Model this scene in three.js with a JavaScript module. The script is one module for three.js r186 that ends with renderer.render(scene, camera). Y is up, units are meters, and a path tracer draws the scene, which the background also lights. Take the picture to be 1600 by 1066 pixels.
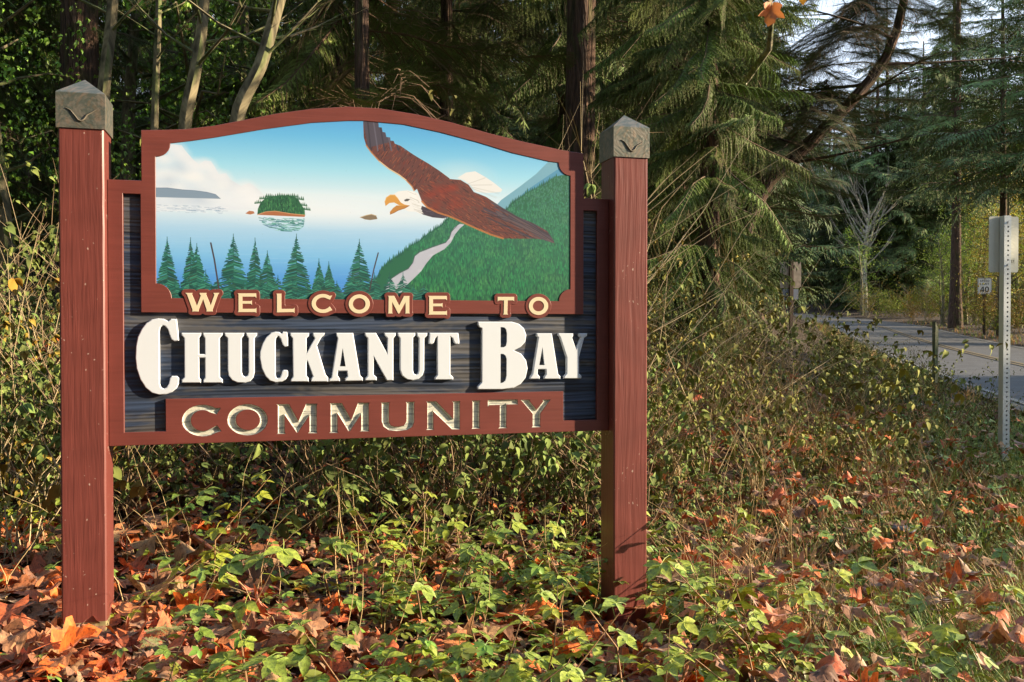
import * as THREE from 'three';
import { mergeGeometries } from 'three/addons/utils/BufferGeometryUtils.js';
import { ImprovedNoise } from 'three/addons/math/ImprovedNoise.js';

// ------------------------------------------------------------------ camera, sky, sun, exposure
const scene = new THREE.Scene();
const EYE = 1.16;
const camera = new THREE.PerspectiveCamera(41.69, 1024 / 682, 0.05, 900);
camera.position.set(0, EYE, 0);
camera.rotation.x = -Math.atan(21 / 1400);
const renderer = new THREE.WebGLRenderer({ antialias: true });
renderer.toneMapping = THREE.LinearToneMapping;
renderer.toneMappingExposure = 2.85;
renderer.shadowMap.enabled = true;

{ // pale winter afternoon sky: blue overhead, whitish towards the horizon, the same all round
  const w = 256, h = 128, d = new Float32Array(w * h * 4);
  for (let j = 0; j < h; j++) {
    const el = ((j + 0.5) / h - 0.5) * Math.PI, t = Math.pow(Math.max(0, Math.sin(el)), 0.55);
    for (let i = 0; i < w; i++) {
      const o = (j * w + i) * 4;
      const c = el > 0 ? [0.62 - 0.46 * t, 0.68 - 0.45 * t, 0.76 - 0.42 * t] : [0.10, 0.10, 0.09];
      d[o] = c[0]; d[o + 1] = c[1]; d[o + 2] = c[2]; d[o + 3] = 1;
    }
  }
  const sky = new THREE.DataTexture(d, w, h, THREE.RGBAFormat, THREE.FloatType);
  sky.mapping = THREE.EquirectangularReflectionMapping;
  sky.magFilter = THREE.LinearFilter; sky.needsUpdate = true;
  scene.background = sky; scene.environment = sky;
}
const SUN_EL = 17 * Math.PI / 180;
const sun = new THREE.DirectionalLight(new THREE.Color().setRGB(1.0, 0.81, 0.56), 5.0);
sun.position.set(0.996 * Math.cos(SUN_EL), Math.sin(SUN_EL), 0.087 * Math.cos(SUN_EL)).multiplyScalar(120);
sun.castShadow = true; sun.shadow.radius = 1.5;
sun.shadow.mapSize.set(4096, 4096);
Object.assign(sun.shadow.camera, { left: -60, right: 60, top: 60, bottom: -60, near: 1, far: 320 });
scene.add(sun, sun.target);

// ------------------------------------------------------------------ helpers
function rng(seed) { let a = seed >>> 0; return () => { a = (a + 0x6d2b79f5) | 0; let t = Math.imul(a ^ (a >>> 15), 1 | a); t = (t + Math.imul(t ^ (t >>> 7), 61 | t)) ^ t; return ((t ^ (t >>> 14)) >>> 0) / 4294967296; }; }
const noise3 = new ImprovedNoise();
const noise = (x, y, z = 0.37) => noise3.noise(x, y, z);
const clamp = (x, a, b) => Math.min(b, Math.max(a, x));
const smooth = (a, b, x) => { const t = clamp((x - a) / (b - a), 0, 1); return t * t * (3 - 2 * t); };
const lerp = (a, b, t) => a + (b - a) * t;
const V = (x, y, z) => new THREE.Vector3(x, y, z);
const taken = new Map();
function numbered(name) { const n = taken.get(name) ?? 0; taken.set(name, n + 1); return n ? name + '_' + String(n).padStart(3, '0') : name; }
function shade(o) { o.castShadow = true; o.receiveShadow = true; return o; }
function tag(o, label, category, group) { o.userData.label = label; o.userData.category = category; if (group) o.userData.group = group; return o; }
function thing(name, label, category, group, pos = [0, 0, 0], turn = 0) {
  const o = new THREE.Group(); o.name = numbered(name); o.position.set(...pos); o.rotation.y = turn; scene.add(o);
  return tag(o, label, category, group);
}
function part(name, geometry, material, parent) { const m = shade(new THREE.Mesh(geometry, material)); m.name = name; parent.add(m); return m; }
function single(name, geometry, material, label, category, group) { const m = shade(new THREE.Mesh(geometry, material)); m.name = numbered(name); scene.add(m); return tag(m, label, category, group); }
function structure(name, geometry, material) { const m = shade(new THREE.Mesh(geometry, material)); m.name = name; m.userData.kind = 'structure'; scene.add(m); return m; }
function copies(name, geometry, material, list, parent, label, category) { // list of [Matrix4, Color?]
  const m = shade(new THREE.InstancedMesh(geometry, material, list.length)); m.name = parent ? name : numbered(name);
  list.forEach(([mt, c], i) => { m.setMatrixAt(i, mt); if (c) m.setColorAt(i, c); });
  m.userData.kind = 'stuff'; (parent ?? scene).add(m);
  if (label) tag(m, label, category);
  return m;
}
const lin = (r, g, b) => new THREE.Color().setRGB(r, g, b);
const std = (color, roughness = 0.8, more = {}) => new THREE.MeshStandardMaterial({ color, roughness, side: THREE.DoubleSide, ...more });

// collects triangles; each vertex may carry a colour
class Tri {
  constructor(colored = false) { this.p = []; this.i = []; this.u = []; this.c = colored ? [] : null; }
  v(x, y, z, u = 0, w = 0, c) { this.p.push(x, y, z); this.u.push(u, w); if (this.c) this.c.push(...(c ?? [1, 1, 1])); return this.p.length / 3 - 1; }
  t(a, b, c) { this.i.push(a, b, c); }
  tri(a, b, c, col) { const k = this.v(...a, 0, 0, col); this.v(...b, 1, 0, col); this.v(...c, 0, 1, col); this.t(k, k + 1, k + 2); }
  quad(a, b, c, d, col) { const k = this.v(...a, 0, 0, col); this.v(...b, 1, 0, col); this.v(...c, 1, 1, col); this.v(...d, 0, 1, col); this.t(k, k + 1, k + 2); this.t(k, k + 2, k + 3); }
  // tapered tube through points with radii
  tube(pts, radii, seg = 5, col, wob) {
    let ref = V(0.31, 0.2, 0.93); const rows = []; let len = 0;
    for (let k = 0; k < pts.length; k++) {
      const d = pts[Math.min(k + 1, pts.length - 1)].clone().sub(pts[Math.max(k - 1, 0)]).normalize();
      if (Math.abs(d.dot(ref)) > 0.9) ref = V(0.9, 0.3, 0.1).normalize();
      const a = ref.clone().addScaledVector(d, -ref.dot(d)).normalize(), b = d.clone().cross(a); ref = a;
      if (k) len += pts[k].distanceTo(pts[k - 1]);
      const row = [];
      for (let s = 0; s <= seg; s++) {
        const f = (s % seg) / seg * Math.PI * 2; let r = radii[k]; if (wob) r *= 1 + wob(f, len);
        const q = pts[k].clone().addScaledVector(a, Math.cos(f) * r).addScaledVector(b, Math.sin(f) * r);
        row.push(this.v(q.x, q.y, q.z, s / seg * Math.max(0.02, radii[0] * 6.28), len, col));
      }
      rows.push(row);
    }
    for (let k = 0; k + 1 < rows.length; k++) for (let s = 0; s < seg; s++) { const [a, b, c, d] = [rows[k][s], rows[k][s + 1], rows[k + 1][s + 1], rows[k + 1][s]]; this.t(a, b, c); this.t(a, c, d); }
    const top = rows[rows.length - 1]; for (let s = 1; s + 1 < seg; s++) this.t(top[0], top[s], top[s + 1]);
    return this;
  }
  geo(flat = false) {
    const g = new THREE.BufferGeometry();
    g.setAttribute('position', new THREE.Float32BufferAttribute(this.p, 3));
    g.setAttribute('uv', new THREE.Float32BufferAttribute(this.u, 2));
    if (this.c) g.setAttribute('color', new THREE.Float32BufferAttribute(this.c, 3));
    g.setIndex(this.i); g.computeVertexNormals();
    return g;
  }
}
function grey(w, h, f, repeat = 1) { // single-channel-looking texture from f(u, v) in 0..1
  const d = new Uint8Array(w * h * 4);
  for (let j = 0; j < h; j++) for (let i = 0; i < w; i++) { const x = clamp(f(i / w, j / h), 0, 1) * 255, o = (j * w + i) * 4; d[o] = d[o + 1] = d[o + 2] = x; d[o + 3] = 255; }
  return finish(new THREE.DataTexture(d, w, h), repeat);
}
function paint(w, h, f, repeat = 1) { // colour texture, f returns linear rgb
  const d = new Uint8Array(w * h * 4), s = (x) => 255 * (x <= 0.0031308 ? 12.92 * x : 1.055 * Math.pow(x, 1 / 2.4) - 0.055);
  for (let j = 0; j < h; j++) for (let i = 0; i < w; i++) { const c = f(i / w, j / h), o = (j * w + i) * 4; for (let k = 0; k < 3; k++) d[o + k] = s(clamp(c[k], 0, 1)); d[o + 3] = 255; }
  const t = finish(new THREE.DataTexture(d, w, h), repeat); t.colorSpace = THREE.SRGBColorSpace; return t;
}
function finish(t, repeat) { t.magFilter = THREE.LinearFilter; t.minFilter = THREE.LinearMipmapLinearFilter; t.wrapS = t.wrapT = THREE.RepeatWrapping; Array.isArray(repeat) ? t.repeat.set(...repeat) : t.repeat.set(repeat, repeat); t.needsUpdate = true; return t; }
// noise that closes on itself over u, v in 0..1
function tile(u, v, fx, fy, seed = 0) { const a = u * Math.PI * 2, b = v * Math.PI * 2; return noise(Math.cos(a) * fx / 6.28 + seed, Math.sin(a) * fx / 6.28 + Math.cos(b) * fy / 6.28 * 1.3, Math.sin(b) * fy / 6.28 + seed * 1.7); }
// sign outlines in millimetres on the board: x from its left edge, y up from its lower edge
const BIG = [["C",[[183.9,504.6],[204.1,502.9],[221.1,493.9],[232.9,503.0],[253.3,502.3],[261.1,430.4],[261.8,415.2],[244.8,413.4],[233.9,420.4],[227.8,437.8],[219.4,463.1],[209.2,474.7],[200.8,476.5],[192.3,468.5],[188.9,452.3],[188.9,243.0],[193.9,228.5],[204.1,223.6],[214.2,228.1],[222.7,242.4],[227.8,265.9],[234.6,274.1],[253.3,273.8],[261.1,265.4],[260.1,241.8],[251.5,223.8],[234.5,209.6],[210.8,201.1],[185.5,199.8],[160.3,207.4],[136.8,227.7],[116.8,262.1],[103.5,305.3],[99.5,348.4],[101.8,395.0],[108.5,430.9],[123.5,463.1],[140.2,486.5],[160.4,499.9]],[]],["H",[[272.1,446.8],[345.8,446.6],[345.8,437.5],[338.2,424.8],[338.2,360.9],[360.7,360.7],[360.7,424.7],[353.8,437.5],[353.8,446.6],[428.1,446.5],[428.1,437.3],[417.6,424.5],[417.5,266.7],[428.0,257.4],[428.0,243.4],[353.7,244.6],[353.7,256.7],[360.6,265.7],[360.6,345.4],[338.2,345.6],[338.2,266.0],[345.1,256.8],[344.0,244.8],[272.0,246.0],[272.0,259.8],[282.2,268.7],[282.3,424.9],[272.1,437.7]],[]],["U",[[437.2,446.5],[512.7,446.4],[511.0,435.3],[502.8,424.2],[502.7,285.8],[506.6,272.8],[516.1,267.1],[525.7,272.5],[529.2,285.4],[529.3,424.2],[520.9,437.1],[520.9,446.4],[563.5,446.3],[562.4,435.2],[553.5,424.1],[553.4,285.1],[548.0,263.0],[535.6,248.4],[514.4,242.0],[486.1,243.6],[465.1,253.1],[451.8,271.7],[448.3,293.9],[448.3,424.4],[437.9,435.5]],[]],["C",[[635.7,451.0],[650.1,449.9],[660.2,443.5],[666.4,451.0],[682.6,449.9],[686.2,423.7],[686.2,391.9],[673.5,388.2],[664.5,397.6],[657.3,421.9],[650.1,431.2],[644.7,432.0],[638.2,423.8],[636.8,410.8],[636.7,272.9],[639.2,261.6],[645.6,258.6],[653.6,261.4],[659.7,274.4],[661.9,287.4],[668.0,293.0],[682.5,292.0],[686.1,285.3],[685.4,268.4],[677.0,253.6],[660.8,244.5],[635.5,241.9],[614.0,249.0],[596.1,267.8],[581.9,299.6],[574.1,344.2],[575.5,370.2],[585.5,403.5],[599.8,429.5],[617.8,446.2]],[]],["K",[[696.1,446.1],[771.2,446.0],[770.1,432.8],[760.9,423.4],[760.8,359.5],[793.9,423.3],[787.7,434.6],[787.7,446.0],[835.2,445.9],[832.6,436.4],[821.6,427.0],[803.1,393.1],[838.0,272.0],[848.4,258.6],[848.3,241.6],[779.0,242.7],[779.0,253.9],[786.4,265.1],[764.5,331.3],[760.8,320.0],[760.7,267.4],[768.8,257.9],[768.8,242.8],[696.9,244.0],[696.9,253.3],[706.0,264.4],[704.4,423.6],[696.0,434.9]],[]],["A",[[882.8,445.8],[952.0,445.7],[981.1,266.2],[992.4,254.6],[991.7,243.1],[918.7,243.1],[918.7,253.7],[928.5,263.1],[926.2,285.2],[888.9,285.7],[887.0,267.5],[896.7,254.1],[896.7,242.7],[852.8,242.6],[852.8,250.9],[862.8,260.3],[888.3,423.0],[882.7,434.4]],[[[908.8,386.9],[923.6,302.3],[893.8,302.7]]]],["N",[[1002.1,445.6],[1047.7,445.6],[1096.5,355.0],[1096.6,422.4],[1084.0,435.9],[1084.0,445.5],[1132.0,445.4],[1131.2,433.8],[1121.2,422.3],[1120.9,243.0],[1093.3,242.7],[1038.0,347.8],[1037.9,269.2],[1050.1,257.5],[1050.1,243.4],[1002.6,244.1],[1002.6,252.5],[1013.2,263.8],[1013.5,422.6],[1002.1,434.1]],[]],["U",[[1140.9,445.4],[1215.3,445.3],[1214.5,433.6],[1205.6,424.0],[1205.3,284.4],[1209.2,270.7],[1218.2,266.0],[1226.7,270.5],[1230.7,284.1],[1231.7,422.0],[1223.1,433.6],[1223.1,445.3],[1267.4,445.2],[1266.2,433.5],[1254.4,421.9],[1253.4,283.8],[1246.3,262.5],[1228.7,247.2],[1203.3,241.8],[1180.0,246.0],[1158.7,261.8],[1149.9,288.9],[1150.1,422.2],[1140.9,433.8]],[]],["T",[[1278.0,445.2],[1402.9,445.0],[1408.0,407.6],[1406.8,396.6],[1392.8,395.9],[1384.8,403.8],[1378.9,421.5],[1368.1,429.4],[1367.8,264.7],[1380.6,252.8],[1380.5,241.8],[1300.5,243.0],[1300.5,252.0],[1311.1,263.5],[1311.5,429.5],[1301.6,421.7],[1295.6,402.2],[1285.8,396.4],[1274.0,398.4]],[]],["B",[[1490.9,493.5],[1643.0,493.8],[1676.0,484.6],[1698.8,464.6],[1710.0,434.5],[1704.9,404.4],[1684.1,382.5],[1653.0,367.5],[1686.1,352.4],[1708.9,322.2],[1715.9,286.0],[1706.6,246.0],[1683.7,218.3],[1650.5,201.7],[1597.0,195.9],[1490.3,197.8],[1489.1,209.7],[1507.4,229.2],[1507.9,464.6],[1497.7,468.6],[1490.9,480.5]],[[[1589.4,473.4],[1610.0,471.8],[1620.2,462.6],[1624.3,444.7],[1624.2,404.8],[1620.0,386.8],[1609.7,378.9],[1589.2,378.2]],[[1589.2,356.0],[1605.6,355.0],[1617.9,347.0],[1623.2,331.0],[1623.0,255.2],[1617.6,233.4],[1605.3,223.6],[1588.9,220.7]]]],["A",[[1758.5,442.4],[1828.0,442.3],[1858.0,260.0],[1868.6,249.7],[1867.8,237.6],[1793.3,238.7],[1793.3,248.8],[1802.2,260.8],[1801.0,281.8],[1763.1,282.2],[1762.2,261.3],[1772.3,249.1],[1771.4,239.0],[1728.3,239.7],[1728.3,247.7],[1739.2,261.6],[1765.6,424.3],[1758.5,430.4]],[[[1784.4,385.9],[1797.7,298.3],[1766.1,298.7]]]],["Y",[[1859.8,442.3],[1928.9,442.1],[1928.0,429.9],[1923.7,422.6],[1942.9,368.8],[1965.4,421.7],[1956.8,429.9],[1956.8,442.1],[1996.1,442.0],[1994.3,429.8],[1980.5,421.6],[1956.5,334.1],[1956.3,260.7],[1968.4,250.3],[1967.0,238.1],[1885.6,239.3],[1885.7,249.5],[1898.5,261.5],[1898.7,334.6],[1867.0,426.0],[1859.8,432.1]],[]]];
const WELCOME = [["W",[[286.4,607.1],[314.2,607.3],[312.2,602.0],[330.6,555.8],[345.8,597.0],[341.1,603.0],[341.1,607.6],[368.1,607.9],[366.1,601.8],[383.6,557.9],[397.6,601.0],[393.2,608.1],[417.0,608.4],[411.2,601.1],[390.1,538.3],[391.4,532.9],[366.0,532.8],[368.1,538.2],[354.6,582.7],[336.7,538.0],[337.7,532.7],[311.5,532.6],[314.2,537.9],[293.1,601.1]],[]],["E",[[487.5,607.3],[560.1,608.0],[560.8,589.2],[555.6,594.2],[506.1,593.8],[506.1,576.1],[538.2,576.3],[543.4,579.6],[543.4,560.1],[539.3,565.1],[506.1,564.9],[506.1,544.3],[555.6,544.6],[560.8,549.3],[560.8,527.6],[556.6,531.2],[487.4,530.9],[490.9,535.2],[490.9,602.6]],[]],["L",[[640.2,607.7],[661.7,607.9],[659.9,604.6],[659.9,545.1],[707.6,545.4],[712.6,550.2],[712.6,528.2],[708.3,531.8],[640.1,530.4],[642.3,534.1],[642.3,603.4]],[]],["C",[[866.2,602.9],[856.0,599.9],[847.2,604.5],[837.4,607.3],[827.2,608.1],[816.9,606.9],[807.3,603.9],[798.6,599.0],[791.3,592.7],[785.9,585.1],[782.5,576.7],[781.4,567.9],[782.5,559.1],[785.9,550.7],[791.3,543.2],[798.5,537.0],[807.2,532.3],[816.9,529.3],[827.1,528.3],[837.3,529.3],[847.1,532.2],[855.9,536.9],[866.2,540.7],[855.3,556.2],[845.2,548.5],[839.7,545.6],[833.6,543.7],[827.2,543.1],[820.8,543.7],[814.8,545.6],[809.3,548.5],[804.8,552.5],[801.4,557.2],[799.3,562.5],[798.6,568.0],[799.3,573.6],[801.5,578.9],[804.9,583.6],[809.4,587.6],[814.8,590.7],[820.9,592.6],[827.3,593.3],[833.7,592.8],[839.8,591.0],[845.3,588.1],[856.4,584.3]],[]],["O",[[1022.2,567.7],[1021.0,558.7],[1017.7,550.1],[1012.4,542.4],[1005.4,536.0],[996.9,531.2],[987.6,528.1],[977.7,527.1],[967.9,528.1],[958.5,531.0],[950.2,535.8],[943.2,542.1],[938.0,549.7],[934.8,558.2],[933.7,567.1],[934.8,576.0],[938.0,584.6],[943.3,592.2],[950.3,598.7],[958.6,603.5],[968.0,606.6],[977.8,607.7],[987.7,606.8],[997.0,603.9],[1005.5,599.2],[1012.5,592.8],[1017.8,585.2],[1021.0,576.7]],[[[1004.7,567.6],[1004.1,561.9],[1002.0,556.5],[998.8,551.7],[994.5,547.6],[989.4,544.6],[983.7,542.7],[977.7,542.0],[971.7,542.6],[966.1,544.5],[961.0,547.5],[956.7,551.5],[953.5,556.2],[951.6,561.6],[950.9,567.2],[951.6,572.9],[953.6,578.2],[956.8,583.1],[961.0,587.1],[966.1,590.2],[971.8,592.1],[977.8,592.8],[983.8,592.2],[989.5,590.4],[994.6,587.4],[998.9,583.4],[1002.1,578.6],[1004.1,573.2]]]],["M",[[1097.5,602.8],[1124.9,603.1],[1146.4,561.8],[1166.5,602.7],[1191.9,603.0],[1189.6,599.1],[1189.5,531.7],[1191.7,528.0],[1171.3,527.9],[1173.5,531.7],[1173.6,576.3],[1146.3,527.8],[1141.8,527.8],[1116.3,577.8],[1116.2,531.4],[1119.2,527.7],[1097.4,527.6],[1100.4,531.4],[1101.3,598.4]],[]],["E",[[1271.3,604.1],[1352.3,604.8],[1353.1,584.9],[1347.3,590.2],[1292.0,589.8],[1292.0,571.1],[1327.8,571.3],[1333.7,574.8],[1333.6,554.2],[1329.0,559.5],[1291.9,559.3],[1291.9,537.5],[1347.2,537.8],[1353.0,542.8],[1352.9,519.8],[1348.3,523.6],[1271.1,523.3],[1275.0,527.9],[1275.1,599.2]],[]],["T",[[1578.6,602.6],[1653.8,603.3],[1653.8,583.8],[1648.5,587.6],[1624.3,587.4],[1622.6,530.9],[1625.8,525.1],[1603.3,525.0],[1606.5,530.8],[1607.5,587.3],[1583.4,587.1],[1578.6,582.4]],[]],["O",[[1810.9,564.1],[1809.7,555.1],[1806.3,546.6],[1800.9,538.9],[1793.7,532.5],[1785.2,527.7],[1775.6,524.7],[1765.5,523.6],[1755.5,524.6],[1746.0,527.5],[1737.5,532.3],[1730.4,538.6],[1725.1,546.1],[1721.8,554.6],[1720.7,563.5],[1721.8,572.4],[1725.2,580.9],[1730.5,588.5],[1737.7,594.9],[1746.2,599.8],[1755.7,602.8],[1765.7,603.9],[1775.8,603.0],[1785.3,600.1],[1793.9,595.4],[1801.1,589.1],[1806.4,581.5],[1809.8,573.0]],[[[1792.3,563.9],[1791.7,558.5],[1789.7,553.3],[1786.5,548.7],[1782.2,544.8],[1777.2,541.8],[1771.5,540.0],[1765.6,539.4],[1759.7,539.9],[1754.0,541.7],[1749.0,544.6],[1744.8,548.4],[1741.6,553.0],[1739.7,558.2],[1739.0,563.6],[1739.7,569.0],[1741.7,574.2],[1744.9,578.8],[1749.1,582.7],[1754.1,585.7],[1759.8,587.5],[1765.7,588.2],[1771.6,587.6],[1777.3,585.8],[1782.3,583.0],[1786.6,579.1],[1789.7,574.5],[1791.7,569.4]]]]];
const CARVED = [["C",[[419.4,141.1],[398.8,141.0],[383.7,148.8],[367.1,153.8],[349.6,155.7],[332.2,154.4],[315.7,150.0],[300.9,142.8],[288.6,133.0],[279.4,121.2],[273.7,108.0],[271.8,94.0],[273.7,79.9],[279.4,66.3],[288.6,54.0],[300.9,43.6],[315.6,35.5],[332.1,30.3],[349.5,28.0],[367.0,29.0],[383.7,33.0],[398.7,40.0],[420.9,47.6],[404.8,70.8],[378.4,57.3],[369.7,52.6],[359.9,49.8],[349.7,49.1],[339.6,50.5],[329.9,54.0],[321.3,59.4],[314.1,66.3],[308.7,74.5],[305.4,83.6],[304.3,93.1],[305.4,102.5],[308.8,111.4],[314.2,119.3],[321.4,125.9],[330.0,130.8],[339.6,133.8],[349.8,134.6],[360.0,133.4],[369.7,130.1],[378.5,124.9],[403.3,116.1]],[]],["O",[[603.2,88.3],[601.7,75.7],[597.1,63.8],[589.8,52.9],[579.9,43.5],[567.9,35.8],[554.3,30.3],[539.5,27.1],[524.1,26.4],[508.8,28.1],[494.1,32.2],[480.6,38.5],[468.8,46.8],[459.1,56.8],[452.0,68.0],[447.5,80.0],[446.1,92.5],[447.6,104.9],[452.0,116.7],[459.2,127.5],[468.9,137.0],[480.7,144.6],[494.2,150.2],[508.9,153.5],[524.2,154.4],[539.6,152.8],[554.4,148.8],[568.0,142.6],[580.0,134.3],[589.8,124.3],[597.2,113.0],[601.7,100.9]],[[[574.0,89.0],[573.1,80.7],[570.3,72.8],[565.8,65.5],[559.8,59.2],[552.5,54.1],[544.2,50.4],[535.1,48.2],[525.7,47.7],[516.4,48.8],[507.4,51.5],[499.1,55.7],[491.8,61.2],[485.9,67.8],[481.5,75.3],[478.7,83.3],[477.8,91.6],[478.8,99.9],[481.5,107.8],[485.9,115.1],[491.9,121.4],[499.1,126.5],[507.4,130.2],[516.4,132.4],[525.8,133.0],[535.2,132.0],[544.2,129.3],[552.6,125.2],[559.9,119.7],[565.9,113.0],[570.3,105.5],[573.1,97.4]]]],["M",[[639.6,151.8],[688.6,150.7],[727.3,78.2],[758.1,150.8],[803.8,149.8],[800.5,144.8],[800.4,31.1],[803.6,26.9],[766.1,28.1],[772.0,33.6],[772.1,103.7],[724.0,32.7],[720.1,32.9],[670.9,108.0],[670.8,33.4],[675.7,28.2],[639.5,28.4],[644.6,32.5],[644.7,146.7]],[]],["M",[[854.6,151.0],[904.2,149.9],[944.0,77.4],[972.5,150.4],[1020.5,149.4],[1016.1,145.1],[1016.0,32.9],[1019.4,28.4],[979.0,29.0],[985.7,33.9],[985.8,105.0],[937.3,31.9],[932.3,32.1],[885.9,109.2],[885.8,30.1],[889.1,25.6],[851.9,26.1],[858.4,31.0],[858.6,146.2]],[]],["U",[[1067.9,149.0],[1106.6,149.2],[1101.9,144.9],[1101.7,66.2],[1109.2,50.7],[1126.3,44.3],[1146.8,44.4],[1167.4,49.0],[1177.8,67.6],[1178.6,143.2],[1173.8,149.4],[1212.4,149.3],[1209.7,144.2],[1209.5,63.3],[1201.9,42.8],[1181.2,29.7],[1136.5,25.9],[1102.4,30.3],[1080.3,46.4],[1071.8,70.5],[1071.9,145.5]],[]],["N",[[1263.1,148.8],[1305.3,149.1],[1382.1,70.1],[1382.3,142.2],[1377.0,147.5],[1410.8,147.6],[1408.8,141.6],[1409.4,25.2],[1375.9,26.2],[1293.2,106.3],[1293.0,32.7],[1295.8,26.6],[1262.1,26.8],[1267.7,32.2],[1267.9,143.5]],[]],["I",[[1464.2,148.5],[1501.3,148.5],[1497.2,143.7],[1496.9,32.7],[1499.8,26.6],[1462.7,25.6],[1467.2,31.6],[1467.4,143.2]],[]],["T",[[1535.7,149.8],[1669.9,149.4],[1670.7,125.7],[1666.5,129.0],[1619.3,128.9],[1617.8,31.2],[1622.0,25.0],[1583.0,24.1],[1589.7,30.8],[1589.9,127.5],[1542.7,127.7],[1535.7,120.6]],[]],["Y",[[1683.5,147.9],[1728.1,147.7],[1723.8,142.9],[1757.9,101.1],[1790.2,139.4],[1785.9,145.7],[1823.8,146.1],[1816.0,139.7],[1775.0,86.3],[1773.6,30.8],[1777.0,24.6],[1735.5,23.7],[1740.6,29.7],[1740.7,85.1],[1691.9,141.5]],[]]];
const TOP = [[124.8,1249.8],[213.3,1255.9],[292.5,1263.3],[402.9,1284.1],[495.9,1308.0],[637.8,1345.7],[785.2,1375.3],[933.1,1393.9],[1067.7,1394.4],[1221.5,1379.3],[1378.5,1352.7],[1538.9,1317.1],[1705.8,1286.5],[1873.3,1260.9],[1978.4,1250.4]];
const ITOP = [[234.2,1204.5],[310.2,1216.4],[402.9,1235.5],[591.8,1279.3],[785.1,1317.3],[933.0,1334.3],[994.6,1338.0],[1168.9,1331.9],[1326.2,1307.8],[1486.9,1274.7],[1649.6,1235.1],[1815.9,1206.2],[1861.1,1200.8]];
const PT = {panelBL:[122.3,529.0],panelBR:[1976.4,527.1],coveL:[177.2,1147.5],coveR:[1915.5,1147.3],coveBL1:[178.3,644.6],coveBL2:[237.2,586.1],coveBR1:[1915.7,639.3],coveBR2:[1862.5,585.7],navyTL:[56.2,996.5],navyTLr:[120.0,999.0],navyTRl:[1982.3,993.3],navyTR:[2044.0,995.4],navyBL:[56.1,53.9],plBL:[210.5,51.7],plTL:[210.6,185.2],plTR:[1882.6,179.4],plBR:[1883.7,49.7],navyBR:[2041.2,48.3],shL:[124.8,1055.4],shR:[1977.9,1048.3]};
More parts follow.
